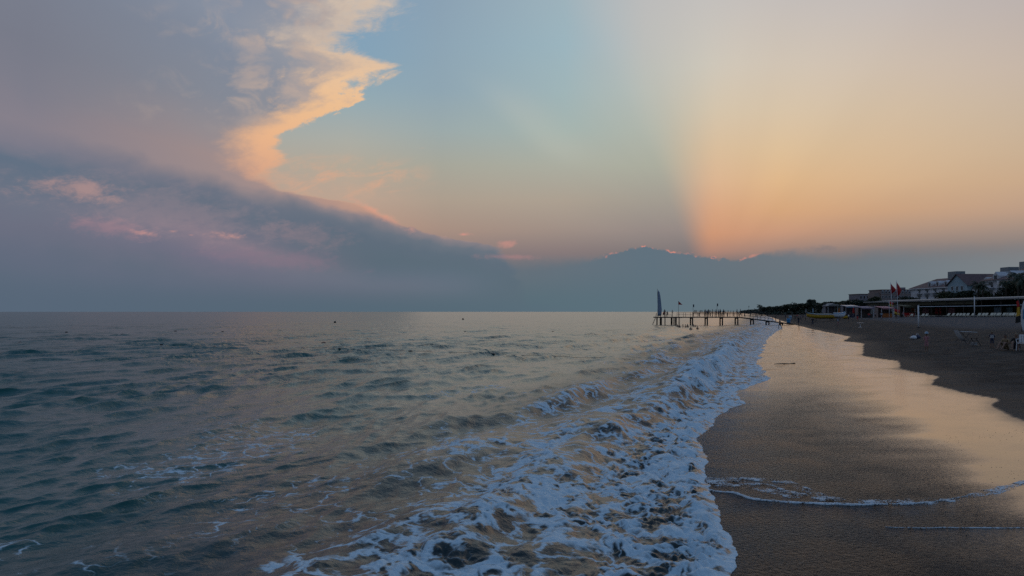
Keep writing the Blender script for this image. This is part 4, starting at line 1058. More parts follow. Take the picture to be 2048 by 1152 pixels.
def guard_tower():
    b = G_(1747.5, 634.5); o = empty('lifeguard_chair', b, 0, 'tall white lifeguard chair between the kiosks', 'lifeguard chair')
    H = (634.5 - 612) / F * b.y
    for sx in (-.45, .45):
        for sy in (-.45, .45): MB().tube([(sx * 1.3, sy * 1.3, 0), (sx * .8, sy * .8, H * .72)], .07, 6).build('leg', M['white'], o)
    MB().box((0, 0, H * .72), (1.0, 1.0, .1)).build('seat', M['white'], o)
    MB().box((0, .45, H * .86), (1.0, .08, H * .26)).build('backrest', M['white'], o)
    MB().box((0, 0, H + .02), (1.3, 1.3, .06)).build('sunshade', M['blue_pale'], o)
    for k in range(3): MB().box((0, -.52, H * .18 * (k + 1)), (.95, .06, .08)).build('rung', M['white'], o)
guard_tower()
def folded_parasol(u, v, vt, mt, label):
    b = G_(u, v); H = (v - vt) / F * b.y
    o = empty('folded_parasol', b, 0, label, 'parasol')
    MB().tube([(0, 0, 0), (0, 0, H)], .04, 6).build('pole', M['white'], o, True)
    rings = [[(r_ * (1 + .25 * math.cos(6 * 2 * math.pi * k / 18)) * math.cos(2 * math.pi * k / 18), r_ * (1 + .25 * math.cos(6 * 2 * math.pi * k / 18)) * math.sin(2 * math.pi * k / 18), z) for k in range(18)]
             for z, r_ in ((H * .42, .30), (H * .6, .26), (H * .8, .17), (H * .97, .05))]
    MB().loft(rings).build('canopy', M[mt], o, True)
folded_parasol(1824, 633, 608, 'orange', 'folded orange parasol behind the near net post, left one')
folded_parasol(1829.5, 633, 609, 'orange', 'folded orange parasol behind the near net post, right one')
folded_parasol(1767, 634, 613, 'white', 'folded white parasol in front of the orange kiosk')
folded_parasol(1707, 636, 614, 'red', 'folded red parasol beside the blue roofed kiosk')
for i, (u, v, ps, c, bt, lb) in enumerate([(1733, 634.5, 'stand', 'red', 'navy', 'person in red top beside the lilac kiosk'), (1757, 634.5, 'talk', 'navy', 'black', 'person in navy between lifeguard chair and orange kiosk'), (1772, 634, 'stand', 'blue_pale', 'navy', 'person in pale top at the orange kiosk'),
                                  (1700, 637.5, 'talk', 'black', 'black', 'person in black by the blue roofed kiosk'), (1640, 641, 'stand', 'navy', 'black', 'dark figure behind the left half of the yellow boat'), (1606, 637, 'stand', 'black', 'navy', 'dark figure far behind the blue barrels'), (1585, 636, 'talk', 'navy', 'black', 'tiny dark figure far beyond the pier ramp')]):
    person(ps, G_(u, v), R.uniform(-3, 3), lb, c, bt)

_cl = ['navy', 'black', 'red', 'lilac', 'blue_pale', 'tan_cloth', 'pink', 'white']
_cn = ['navy', 'black', 'red', 'lilac', 'pale blue', 'tan', 'pink', 'white']
for i, (u, v) in enumerate([(1571, 637.5), (1590, 641), (1594, 638), (1611, 643), (1619, 639.5), (1632, 638), (1660, 638), (1697, 643), (1706, 639), (1724, 637.5), (1738, 640), (1751, 638), (1763, 640), (1792, 638), (1806, 637)]):
    person(['stand', 'talk', 'walk'][i % 3], G_(u, v), R.uniform(-3, 3), f'small figure in {_cn[i % 8]} on the far sand, {ORD[i]} from the pier ramp', _cl[i % 8], 'black' if i % 2 else 'navy', group='small figures on the far sand')
for i, (u, v, vt, mt, nm) in enumerate([(1612, 633, 617, 'canvas', 'pale'), (1626, 633, 616, 'blue_pale', 'pale blue'), (1645, 634, 616, 'canvas', 'cream'), (1678, 634, 615, 'orange', 'orange'), (1728, 634, 615, 'lilac', 'lilac'), (1795, 634, 613, 'canvas', 'off-white')]):
    folded_parasol(u, v, vt, mt, f'folded {nm} parasol at the back of the far sand, {ORD[i]} from the left')

# ------------------------------------------------------------------ hotels
def window(parent, M4, w, h, arch=False, frame='white'):
    """recess-looking window: dark pane with a proud frame, local x = along the wall, y = outwards"""
    f = MB()
    t = .12
    for c, s in (((0, .05, h / 2), (w + 2 * t, .12, t)), ((0, .05, -h / 2), (w + 2 * t, .16, t)), ((-w / 2 - t / 2, .05, 0), (t, .12, h)), ((w / 2 + t / 2, .05, 0), (t, .12, h))):
        f.box(c, s)
    if arch: f.prism([(-w / 2 - t, h / 2 + t / 2), (w / 2 + t, h / 2 + t / 2), (w / 3, h / 2 + .5), (0, h / 2 + .72), (-w / 3, h / 2 + .5)], 0, .1)
    fo = f.build('window', M[frame], parent); fo.matrix_local = M4
    MB().box((0, .02, 0), (w, .04, h)).build('pane', M['glass'], fo)
    return fo
def wallM(x, y, z, rz): return Matrix.Translation((x, y, z)) @ Matrix.Rotation(rz, 4, 'Z')
def big_hotel():
    X0, Y0, Y1 = 188.0, 236.0, 335.0; gz = 2.2
    o = empty('hotel', (X0, Y0, gz), 0, 'large white beach hotel with dark red roof, dormers and balconies', 'hotel')
    Ln = Y1 - Y0; eave = 11.6
    # main range facing the sea (-x), then a wing at the near end
    MB().box((9, Ln / 2 + 14, eave / 2), (18, Ln - 28, eave)).build('wall', M['wall'], o)
    def hip(x0, x1, y0, y1, z0, z1, inset, name='roof'):
        m_ = MB(); xm = (x0 + x1) / 2
        return m_.add([(x0, y0, z0), (x1, y0, z0), (x1, y1, z0), (x0, y1, z0), (xm, y0 + inset, z1), (xm, y1 - inset, z1)], [(0, 1, 4), (1, 2, 5, 4), (2, 3, 5), (3, 0, 4, 5), (3, 2, 1, 0)]).build(name, M['roof'], o)
    rf = hip(-.9, 18.9, 27.2, Ln + .9, eave + .02, eave + 4.4, 6)
    MB().box((-2.2, 14, eave / 2 + .3), (22, 27.6, eave + .6)).build('wing_wall', M['wall'], o)
    hip(-14.2, 9.8, -.9, 28.4, eave + .62, eave + 5.2, 9, 'wing_roof')
    MB().box((-13.4, 14, eave + .35), (.5, 28.8, .4)).build('cornice', M['white'], o)
    MB().box((-.6, Ln / 2 + 14, eave - .2), (.5, Ln - 28, .4)).build('cornice', M['white'], o)
    # pale blue gable between
    gy = Ln * .60
    MB().prism([(gy - 6.5, 0), (gy + 6.5, 0), (gy + 6.5, eave + .5), (gy, eave + 4.6), (gy - 6.5, eave + .5)], -3.0, 10.0, 'x').build('gable_wall', M['wall_blue'], o)
    MB().add([(-3.6, gy - 7.4, eave + .1), (-3.6, gy, eave + 4.95), (12, gy, eave + 4.95), (12, gy - 7.4, eave + .1), (-3.6, gy + 7.4, eave + .1), (12, gy + 7.4, eave + .1),
              (-3.6, gy - 7.4, eave - .1), (-3.6, gy, eave + 4.72), (12, gy, eave + 4.72), (12, gy - 7.4, eave - .1), (-3.6, gy + 7.4, eave - .1), (12, gy + 7.4, eave - .1)],
             [(0, 1, 2, 3), (1, 4, 5, 2), (6, 9, 8, 7), (7, 8, 11, 10), (0, 6, 7, 1), (1, 7, 10, 4), (0, 3, 9, 6), (4, 10, 11, 5)]).build('gable_roof', M['roof'], o)
    # dormers
    for y in [Ln * .34, Ln * .385, Ln * .43, Ln * .475, Ln * .74, Ln * .80, Ln * .86]:
        d = MB().prism([(y - 1.2, eave + .4), (y + 1.2, eave + .4), (y + 1.2, eave + 1.9), (y + .7, eave + 2.6), (y, eave + 2.9), (y - .7, eave + 2.6), (y - 1.2, eave + 1.9)], .6, 4.5, 'x').build('dormer', M['wall'], o)
        MB().box((.57, y, eave + 1.4), (.05, 1.3, 1.5)).build('pane', M['glass'], d)
    for y in (6.5, 14, 21.5):
        d = MB().prism([(y - 1.5, eave + .9), (y + 1.5, eave + .9), (y + 1.5, eave + 2.2), (y, eave + 3.7), (y - 1.5, eave + 2.2)], -12.9, -8.0, 'x').build('dormer', M['wall'], o)
        MB().box((-12.93, y, eave + 1.7), (.05, 1.5, 1.3)).build('pane', M['glass'], d)
    # boxes on the roof
    for x, y, z, sx, sy, sz in ((9, Ln * .80, eave + 5.3, 4, 6, 3.4), (9, Ln * .46, eave + 5.4, 4, 5, 2.8), (9, Ln * .335, eave + 6.2, 5, 7, 4.2)):
        MB().box((x, y, z), (sx, sy, sz)).build('roof_housing', M['metal_box'], o)
    # floors: balconies and windows
    for fl in range(4):
        z = .6 + fl * 2.85
        for k in range(11):
            y = 31 + k * 6.1
            if abs(y - gy) < 8: continue
            window(o, wallM(-.02, y, z + 1.25, math.radians(90)), 2.6, 2.0)
            bal = MB().box((-.95, y, z), (1.7, 4.6, .18)).build('balcony', M['white'], o)
            MB().box((-1.75, y, z + .55), (.08, 4.6, .85)).build('parapet', M['wall'], bal)
        for k in range(4):
            y = 3.6 + k * 6.6
            window(o, wallM(-13.22, y, z + 1.5, math.radians(90)), 2.4, 2.0)
            bal = MB().box((-14.1, y, z + .25), (1.6, 4.6, .18)).build('balcony', M['white'], o)
            MB().box((-14.85, y, z + .8), (.08, 4.6, .85)).build('parapet', M['wall'], bal)
        for k in range(3):
            window(o, wallM(-10 + k * 6.2, -.02 + .20, z + 1.5, 0) @ Matrix.Rotation(math.pi, 4, 'Z'), 2.2, 2.0)
        for k in (-3.2, 0, 3.2): window(o, wallM(-3.02, gy + k, z + 1.4, math.radians(90)), 1.4, 1.7)
    for y in (.8, 9.6, 18.4, 27.2): MB().box((-13.7, y, eave / 2 + .2), (.9, .9, eave + .2)).build('column', M['white'], o)
big_hotel()
def block_hotel(u0, u1, d, vtop, label, wallm, rows, cols, arch=False, depth=14.0):
    a, b = px_x(u0, d), px_x(u1, d); w = b - a; gz = 2.3; H = CAMH + (HZ - vtop) / F * d - gz
    o = empty('hotel', ((a + b) / 2, d, gz), 0, label, 'hotel')
    MB().box((0, depth / 2, H / 2), (w, depth, H)).build('wall', M[wallm], o)
    MB().box((0, depth / 2, H + .15), (w + .6, depth + .6, .3)).build('parapet', M['roof'], o)
    fh = H / rows
    for r_ in range(rows):
        for k in range(cols):
            window(o, wallM(-w / 2 + w * (k + .5) / cols, -.02, fh * (r_ + .5), math.pi), w / cols * .5, fh * .45, arch and r_ == rows - 1, 'wall')
    return o, w, H
ho, w, H = block_hotel(1762, 1842, 420, 580, 'long brown hotel block with a row of arched top windows', 'wall_brown', 5, 12, True)
MB().box((-w / 2 - 1.6, 5, H / 2 - .8), (3.2, 8, H - 1.6)).build('stair_tower', M['wall_brown'], ho)
MB().box((w * .18, 6, H + .9), (2.2, 2.2, 1.6)).build('chimney', M['wall_grey'], ho)
MB().box((-w * .28, -.3, H * .32), (w * .14, .5, H * .42)).build('glazed_bay', M['wall_blue'], ho)
block_hotel(1718.5, 1752, 455, 588.5, 'low grey brown block left of the long brown hotel', 'wall_grey', 3, 5)

# ------------------------------------------------------------------ trees
def crown_mesh(seed, rx, rz, n, leaf, blobs):
    rs = np.random.RandomState(seed); vs = []; fs = []
    cl = [(rs.uniform(-.62, .62) * rx, rs.uniform(-.62, .62) * rx, rs.uniform(-.5, .62) * rz, rs.uniform(.30, .56)) for _ in range(blobs)] + [(0, 0, 0, .62)]
    for i in range(n):
        c = cl[rs.randint(len(cl))]; v = rs.randn(3); v /= np.linalg.norm(v); q = (.55 + .5 * rs.rand()) * c[3]
        p = np.array([c[0] + v[0] * q * rx, c[1] + v[1] * q * rx, c[2] + v[2] * q * rz * .9])
        a = rs.randn(3); a /= np.linalg.norm(a); b = np.cross(a, rs.randn(3)); b /= np.linalg.norm(b) + 1e-6; s = leaf * rs.uniform(.6, 1.3)
        o = len(vs); vs += [tuple(p - a * s), tuple(p + b * s * .6), tuple(p + a * s), tuple(p - b * s * .6)]; fs.append((o, o + 1, o + 2, o + 3))
    return vs, fs
CROWN = []
for k in range(5):
    vs, fs = crown_mesh(100 + k, 3.4, [2.6, 3.0, 2.2, 3.4, 2.6][k], 1500, .34, 9)
    mb = MB(); mb.add(vs, fs); me = bpy.data.meshes.new('crown'); me.from_pydata(vs, [], fs); me.materials.append(M['leaf' if k != 2 else 'leaf2']); CROWN.append(me)
TRUNK = MB().tube([(0, 0, -.5), (.1, 0, 1.5), (-.05, .1, 3.0), (.05, .05, 4.6)], [.30, .22, .17, .09], 7)
for a in range(5):
    an = a * 1.3; TRUNK.tube([(0, .05, 2.4 + .2 * a), (.8 * math.cos(an), .8 * math.sin(an), 3.4 + .2 * a), (1.6 * math.cos(an), 1.6 * math.sin(an), 4.6 + .15 * a)], [.11, .07, .03], 5)
TRUNK = TRUNK.mesh('trunk', M['bark'], True)
def tree(x, y, top, width, label, group, k):
    b = on_sand(x, y); H = top - b.z
    o = empty('tree', b, R.uniform(0, 6), label, 'tree', group)
    s = H / 7.2
    t_ = put('trunk', TRUNK, o); t_.scale = (s, s, s)
    c = put('crown', CROWN[k % 5], o, (0, 0, H - [2.6, 3.0, 2.2, 3.4, 2.6][k % 5] * s * 1.0)); c.scale = (width / 6.8, width / 6.8, s)
    return o
far = [(1524, 612.5, 760, 10), (1530, 614, 720, 9), (1541, 611, 690, 12), (1549, 611, 650, 12), (1557, 609.5, 610, 12), (1565, 611, 570, 10), (1574, 608, 540, 11), (1582, 606.5, 520, 10), (1590, 603, 500, 11), (1598, 606, 490, 10),
       (1607, 605, 470, 10), (1622, 597.5, 440, 9), (1615, 604, 450, 9), (1632, 604, 430, 9), (1648, 601, 400, 9), (1655, 602.5, 380, 9), (1664, 602, 370, 7.5), (1680, 599.5, 350, 9), (1692, 599, 340, 9), (1704, 595.5, 320, 9.5), (1715, 598.5, 310, 8)]
for i, (u, v, d, w) in enumerate(far):
    p = at(u, v, d); tree(p.x, p.y, p.z, w, f'dark rounded tree in the far tree line, {ORD[i]} from its seaward end', 'far tree line', i)
nearT = [(1745, 590, 300, 7), (1763, 597, 260, 6), (1812, 590, 300, 7), (1826, 592, 300, 6), (1886, 581, 218, 5.5), (1896, 578, 214, 5.5), (1907, 579, 212, 5.5), (1917, 577, 212, 5.5), (1928, 580, 210, 5.5), (1940, 579, 208, 5), (1974, 577, 208, 5), (2008, 566, 204, 6.5), (2024, 556, 204, 7.5), (2047, 553, 196, 7.5)]
for i, (u, v, d, w) in enumerate(nearT):
    p = at(u, v, d); tree(p.x, p.y, p.z, w, f'dark green tree between the canopy and the hotels, {ORD[i]} from the left', 'trees before the hotels', i + 2)
# low scrub and hedges along the back of the beach: one mass
def scrub():
    rs = np.random.RandomState(8); V = []; Fc = []
    for (u0, d0, u1, d1, h, n) in ((1515, 800, 1720, 300, 3.2, 9000), (1720, 300, 1860, 235, 2.6, 3000), (1480, 2600, 1535, 800, 7.0, 2500)):
        t_ = rs.rand(n); d = 1 / (1 / d0 + (1 / d1 - 1 / d0) * t_); u = u0 + (u1 - u0) * t_; x = (u - 1024) / F * d + rs.rand(n) * 10; y = d + rs.randn(n) * 2
        hh = h * (.55 + .6 * (fbm(x * .12, y * .12, 2, 77) + .5)); z0 = sand_z(x, y); z = z0 + rs.rand(n) ** .7 * hh
        for i in range(n):
            a = rs.randn(3); a /= np.linalg.norm(a); b = np.cross(a, rs.randn(3)); b /= np.linalg.norm(b) + 1e-6; s = .5 * rs.uniform(.6, 1.5) * (d[i] / 400) ** .6 + .15
            o = len(V); p = np.array([x[i], y[i], z[i]]); V += [tuple(p - a * s), tuple(p + b * s * .7), tuple(p + a * s), tuple(p - b * s * .7)]; Fc.append((o, o + 1, o + 2, o + 3))
    me = bpy.data.meshes.new('scrub'); me.from_pydata(V, [], Fc); me.materials.append(M['leaf'])
    o = put('scrub', me); o['kind'] = 'stuff'; tag(o, 'dark low scrub along the back of the beach below the trees', 'scrub')
scrub()
def make_frond(seed, Lf):
    rs = np.random.RandomState(seed); n = 13; vs = []; fs = []
    def mid(t): return np.array([Lf * (t - .12 * t * t), 0, Lf * (.42 * t - .78 * t * t)])
    for i in range(n):
        t = i / (n - 1); p = mid(t); wl = Lf * .34 * (math.sin(math.pi * min(1, .12 + t * .9)) ** .7)
        for sg in (-1, 1):
            o = len(vs); q = mid(min(1, t + .05)); tip = p + np.array([wl * .45, sg * wl * .62, -wl * (.55 + .3 * rs.rand())])
            vs += [tuple(p), tuple(q), tuple(tip)]; fs.append((o, o + 1, o + 2))
    for i in range(n - 1):
        p, q = mid(i / (n - 1)), mid((i + 1) / (n - 1)); o = len(vs); w_ = .06
        vs += [(p[0], -w_, p[2] + .01), (p[0], w_, p[2] + .01), (q[0], w_, q[2] + .01), (q[0], -w_, q[2] + .01)]; fs.append((o, o + 1, o + 2, o + 3))
    me = bpy.data.meshes.new('frond'); me.from_pydata(vs, [], fs); me.materials.append(M['palm']); return me
FROND = [make_frond(k, 3.0) for k in range(3)]
def palm(u, v, d, label, s=1.0):
    p = at(u, v, d); b = on_sand(p.x, p.y); H = p.z - b.z
    o = empty('palm_tree', b, R.uniform(0, 6), label, 'palm tree', 'palms before the hotels')
    MB().tube([(0, 0, -.4), (.12, .05, H * .35), (.05, .1, H * .7), (0, 0, H)], [.30, .22, .19, .20], 9).build('trunk', M['bark'], o, True)
    for i in range(26):
        f = put('frond', FROND[i % 3], o, (0, 0, H)); f.rotation_euler = (0, math.radians(R.uniform(-38, 42)), i * 2.4 + R.uniform(-.2, .2)); f.scale = (s * R.uniform(.8, 1.1),) * 3
palm(1957, 568, 206, 'palm tree standing before the white hotel dormers', .95)
palm(1966, 573, 204, 'shorter palm tree right of the one before the dormers', .8)
palm(2013, 563, 200, 'palm tree before the right wing of the white hotel', 1.0)
palm(2037, 551, 192, 'tallest palm tree at the right edge before the hotel wing', 1.25)
palm(2046, 560, 186, 'palm tree at the very right edge of the picture', 1.1)
palm(1519.5, 611.5, 640, 'far palm tree at the seaward end of the tree line', 1.3)

# ------------------------------------------------------------------ people and things on the dry sand
person('child', G_(1853, 703), -.5, 'small child in pink patterned suit and pale hat standing on the sand', 'pink', 'pink', 'white', scale=.66)
person('child_back', G_(1984, 697), 2.6, 'small child in navy and white striped shirt near the seated adults', 'navy', 'navy', 'hair_fair', scale=.60)
_c = [o_ for o_ in COL.objects if o_.name.startswith('person')][-1]
for zz in (1.12, 1.24, 1.36):                                   # white stripes of the shirt
    MB().loft([[(.172 * k_ * math.cos(2 * math.pi * i / 16), .132 * k_ * math.sin(2 * math.pi * i / 16), z_) for i in range(16)] for z_, k_ in ((zz - .03, 1.0), (zz, 1.03), (zz + .03, 1.0))], cap=False).build('shirt_stripe', M['white'], _c, True)
_h = [o_ for o_ in COL.objects if o_.name.startswith('person')][-2]
MB().loft([[(r_ * math.cos(2 * math.pi * i / 18), r_ * math.sin(2 * math.pi * i / 18) - .01, z_) for i in range(18)] for z_, r_ in ((1.73, .215), (1.745, .22), (1.75, .16), (1.85, .15), (1.915, .09), (1.93, .02))]).build('hat', M['blue_pale'], _h, True)
person('sit_sand', G_(2013, 700), -1.1, 'adult in tan top sitting on the sand with knees drawn up', 'tan_cloth', 'tan_cloth', scale=1.02)
person('sit_sand', G_(2033, 700), -.7, 'adult in black sitting on the sand beside the white chair', 'black', 'navy', 'hair_fair', scale=1.08)
def plastic_chair(loc, rz):
    o = empty('plastic_chair', loc, rz, 'white plastic garden chair at the right edge by the seated adults', 'chair')
    MB().box((0, 0, .42), (.46, .46, .035)).build('seat', M['white_plastic'], o)
    for sx in (-.22, .22):
        MB().tube([(sx * 1.1, -.22, 0), (sx, -.2, .42), (sx * 1.15, -.2, .64)], .022, 6).build('leg', M['white_plastic'], o)
        MB().tube([(sx * 1.1, .26, 0), (sx, .2, .42), (sx, .30, .86)], .022, 6).build('leg', M['white_plastic'], o)
        MB().box((sx * 1.12, .0, .65), (.06, .46, .03)).build('armrest', M['white_plastic'], o)
    for k in range(5): MB().box((-.16 + .08 * k, .255, .66), (.05, .02, .40), M=Matrix.Rotation(math.radians(-12), 4, 'X')).build('back_slat', M['white_plastic'], o)
    MB().box((0, .305, .875), (.48, .03, .07)).build('back_rail', M['white_plastic'], o)
plastic_chair(G_(2045, 701), -.9)
def beach_chair(loc, rz):
    o = empty('folding_chair', loc, rz, 'folding beach chair with white cloth and dark legs lying tipped on the sand', 'chair')
    for sy in (-.27, .27):
        MB().tube([(-.95, sy, .98), (.10, sy, .02)], .018, 6).build('frame_leg', M['steel'], o)
        MB().tube([(-.75, sy, .10), (-.02, sy, .80)], .018, 6).build('frame_leg', M['steel'], o)
        MB().tube([(-.78, sy, .86), (.48, sy, .80)], .018, 6).build('armrest', M['white'], o)
    n = 8; vs = []
    for sy in (-.25, .25):
        for i in range(n):
            t = i / (n - 1); vs.append((-.92 + .85 * t, sy, .96 - .78 * t - .22 * math.sin(math.pi * t)))
    vs += [(x, y, z - .015) for x, y, z in vs]
    fs = [(i, i + 1, n + i + 1, n + i) for i in range(n - 1)] + [(2 * n + i, 3 * n + i, 3 * n + i + 1, 2 * n + i + 1) for i in range(n - 1)]
    MB().add(vs, fs).build('cloth_seat', M['white'], o, True)
beach_chair(G_(1936, 687), .1)
def stool(loc):
    o = empty('folding_stool', loc, .2, 'low dark folding stool right of the tipped beach chair', 'stool')
    for sy in (-.2, .2):
        MB().tube([(-.34, sy, 0), (.05, sy, .52)], .02, 6).build('leg', M['steel'], o); MB().tube([(.36, sy, 0), (-.05, sy, .52)], .02, 6).build('leg', M['steel'], o)
    MB().box((0, 0, .53), (.24, .44, .03)).build('seat', M['black'], o)
    MB().box((0, 0, .16), (.20, .34, .20)).build('cushion', M['canvas'], o)
stool(G_(1948, 692))
def bag(loc, label, mt, mt2):
    o = empty('beach_bag', loc, .4, label, 'bag'); rs = np.random.RandomState(4)
    rings = [[((.34 + .05 * rs.randn()) * k_ * math.cos(2 * math.pi * i / 12), .2 * k_ * math.sin(2 * math.pi * i / 12), z) for i in range(12)] for z, k_ in ((0, .85), (.10, 1.05), (.22, .8), (.30, .4))]
    MB().loft(rings).build('body', M[mt], o, True)
    MB().tube([(-.2, 0, .24), (-.08, .02, .40), (.1, 0, .40), (.22, 0, .22)], .018, 6).build('strap', M[mt2], o, True)
bag(G_(1827, 678), 'white and blue beach bag lying left of the child', 'white', 'navy')
bag(G_(1835, 677), 'navy beach bag lying against the white one', 'navy', 'white')
# banner and board at the right edge
def banner():
    b = G_(2044, 664); o = empty('banner', b, 0, 'yellow and black feather banner leaning at the right edge', 'banner')
    H = (664 - 595) / F * b.y
    MB().tube([(0, 0, -.2), (-.05, 0, H * .6), (-.35, 0, H)], .035, 7).build('pole', M['steel'], o, True)
    def strip(z0, z1, mt):
        vs = []
        for i in range(6):
            t = i / 5; z = z0 + (z1 - z0) * t; f = z / H; w = .42 + .10 * math.sin(f * 6)
            for y in (0, .02): vs += [(-.05 - .3 * f ** 2, y, z), (-.05 - .3 * f ** 2 - w * (1 - .3 * f), y + .06 * math.sin(5 * f), z - .12)]
        fs = []
        for i in range(5):
            a = 4 * i; fs += [(a, a + 4, a + 5, a + 1), (a + 3, a + 7, a + 6, a + 2), (a, a + 2, a + 6, a + 4), (a + 1, a + 5, a + 7, a + 3)]
        MB().add(vs, fs).build('cloth', M[mt], o, True)
    strip(.9, 1.5, 'black'); strip(1.52, H * .74, 'yellow'); strip(H * .75, H * .92, 'red')
    b2 = G_(2050, 664); o = empty('paddle_board', b2, 0, 'white and blue paddle board standing upright at the right edge', 'board')
    rings = []
    for i in range(13):
        t = i / 12; z = 2.9 * t; w = .40 * math.sin(math.pi * min(.98, .08 + t * .9)) ** .6
        rings.append([(w * math.cos(2 * math.pi * k / 14), .07 * math.sin(2 * math.pi * k / 14) - .02 * z, z) for k in range(14)])
    MB().loft(rings).build('deck', M['white'], o, True)
    MB().box((0, -.135, 1.6), (.5, .02, .9)).build('deck_pad', M['blue'], o)
banner()
# driftwood on the wet sand
dw = G_(1552, 728.5); o = put('driftwood_stick', MB().tube([(-.1, 0, .02), (.35, .05, .045), (.75, .0, .03), (1.1, .06, .06)], [.012, .022, .02, .03], 7).mesh('driftwood_stick', M['bark'], True), None, dw)
tag(o, 'dark stick of driftwood lying at the edge of the wash', 'driftwood')

# ------------------------------------------------------------------ buoys and their line
def buoy(u, v, w, mt, label):
    p = on_sea(u, v); Lb = max(w * .68 / F * p.y, .2)
    o = empty('buoy', (p.x, p.y, .05), R.uniform(-.3, .3), label, 'buoy', 'marker buoys on the sea')
    rings = [[(x * Lb, r_ * Lb * math.cos(2 * math.pi * k / 12), r_ * Lb * math.sin(2 * math.pi * k / 12)) for k in range(12)] for x, r_ in ((-.5, .04), (-.46, .13), (-.3, .2), (0, .215), (.3, .2), (.46, .13), (.5, .04))]
    MB().loft(rings).build('float', M[mt], o, True)
    MB().tube([(-.04 * Lb, 0, 0), (.04 * Lb, 0, 0)], .235 * Lb, 12).build('collar', M['buoy_dark'], o)
    return p
nb = {}
for u, v, w, mt, lb in [(245, 670.5, 14, 'buoy_red', 'red buoy far out on the left of the sea'), (40, 686, 10, 'buoy_dark', 'small dark buoy near the left edge of the sea'), (647, 687.5, 15, 'buoy_red', 'red buoy just beyond the buoy line'),
                        (678, 699, 12, 'buoy_dark', 'dark buoy at the left end of the buoy line'), (985, 710, 15, 'buoy_dark', 'dark buoy in the middle of the buoy line'), (1244, 720.5, 16, 'buoy_dark', 'dark buoy at the shore end of the buoy line'),
                        (821, 704, 13, 'buoy_dark', 'low dark buoy on the line between middle and left end'), (323, 690.5, 9, 'buoy_dark', 'small dark buoy below the red one on the left'), (428, 695.5, 12, 'buoy_dark', 'flat dark buoy between the red buoys'),
                        (133, 665, 8, 'buoy_dark', 'tiny dark buoy left of the red one far out'), (445, 664.5, 9, 'buoy_dark', 'tiny dark buoy far out right of the red one'), (351, 663, 8, 'buoy_dark', 'tiny dark buoy far out just right of the red one'), (735, 679, 9, 'buoy_dark', 'small dark buoy right of the red one beyond the line'), (1106, 664, 8, 'buoy_dark', 'tiny dark buoy far out left of the pier head'), (930, 664, 7, 'buoy_dark', 'tiny dark buoy far out in the middle of the sea')]:
    nb[(u, v)] = buoy(u, v, w, mt, lb)
for u, v, w, lb in ((670, 646, 5, 'dark round buoy far out left of the middle'), (926, 639.5, 4, 'dark round buoy farthest out in the middle'), (462, 741.5, 4, 'tiny dark round float nearest the viewer')):
    p = on_sea(u, v); rb = w / 2 / F * p.y
    o = empty('buoy', (p.x, p.y, rb * .55), 0, lb, 'buoy', 'round buoys on the sea')
    MB().loft([[(rb * math.sin(math.pi * t / 8) * math.cos(2 * math.pi * k / 14), rb * math.sin(math.pi * t / 8) * math.sin(2 * math.pi * k / 14), -rb * math.cos(math.pi * t / 8)) for k in range(14)] for t in (.3, 1, 2, 3, 4, 5, 6, 7, 7.7)]).build('float', M['buoy_dark'], o, True)
    MB().tube([(0, 0, rb * .98), (0, 0, rb * 1.25)], rb * .12, 6).build('top_ring', M['buoy_dark'], o)
rp = []
seq = [(600, 696), (678, 699), (821, 704), (985, 710), (1110, 715), (1244, 720.5), (1300, 724)]
for (a, b) in zip(seq, seq[1:]):
    for k in range(6):
        t = k / 6; p = on_sea(a[0] + (b[0] - a[0]) * t, a[1] + (b[1] - a[1]) * t); rp.append((p.x, p.y, .07 + .03 * math.sin(k * 2.0)))
o = put('buoy_line', MB().tube(rp, .011, 5).mesh('buoy_line', M['rope'], True)); tag(o, 'dark floating rope strung between the buoys', 'rope')

# ------------------------------------------------------------------ foam lines left on the wet sand
def foam_line(path, width, height, seed, dens, name='foam_line', mt='foam'):
    pts = [ground(u, v) for u, v in path]
    rs = np.random.RandomState(seed); V = []; Fc = []
    seg = [0]
    for a, b in zip(pts, pts[1:]): seg.append(seg[-1] + (b - a).length)
    n = int(seg[-1] / (width * .30)); side = 7
    ss = np.linspace(0, seg[-1], n); X = np.interp(ss, seg, [p.x for p in pts]); Y = np.interp(ss, seg, [p.y for p in pts])
    ker = np.ones(9) / 9
    if n > 30:
        X[4:-4] = np.convolve(X, ker, 'valid'); Y[4:-4] = np.convolve(Y, ker, 'valid')
    tx = np.gradient(X); ty = np.gradient(Y); l = np.hypot(tx, ty) + 1e-9; nx, ny = -ty / l, tx / l
    w = width * (.55 + .9 * np.clip(fbm(ss * 1.1, ss * 0 + seed, 3, seed) + .45, 0, 1.3)) * dens(ss / seg[-1])
    wob = .07 * fbm(ss * 1.4, ss * 0 + 3.3, 3, seed + 3)
    X = X + nx * wob; Y = Y + ny * wob
    for j in range(side):
        f = j / (side - 1) * 2 - 1
        px, py = X + nx * w * f * .5, Y + ny * w * f * .5
        h = height * np.sqrt(np.clip(1 - f * f, 0, 1)) * np.clip(.5 + 1.1 * fbm(px * 16, py * 16, 2, seed + 8), .1, 1.6) * np.clip(w / width, 0, 1) - (.02 if abs(f) == 1 else 0)
        V.append(np.stack([px, py, sand_z(px, py) + .006 + h], -1))
    V = np.concatenate(V)
    for j in range(side - 1):
        for i in range(n - 1): 
            if w[i] > width * .12: Fc.append((j * n + i, j * n + i + 1, (j + 1) * n + i + 1, (j + 1) * n + i))
    me = bpy.data.meshes.new(name); me.from_pydata(V.tolist(), [], Fc); me.materials.append(M[mt]); me.polygons.foreach_set('use_smooth', [True] * len(Fc))
    return put(name, me)
def one(t): return np.ones_like(t)
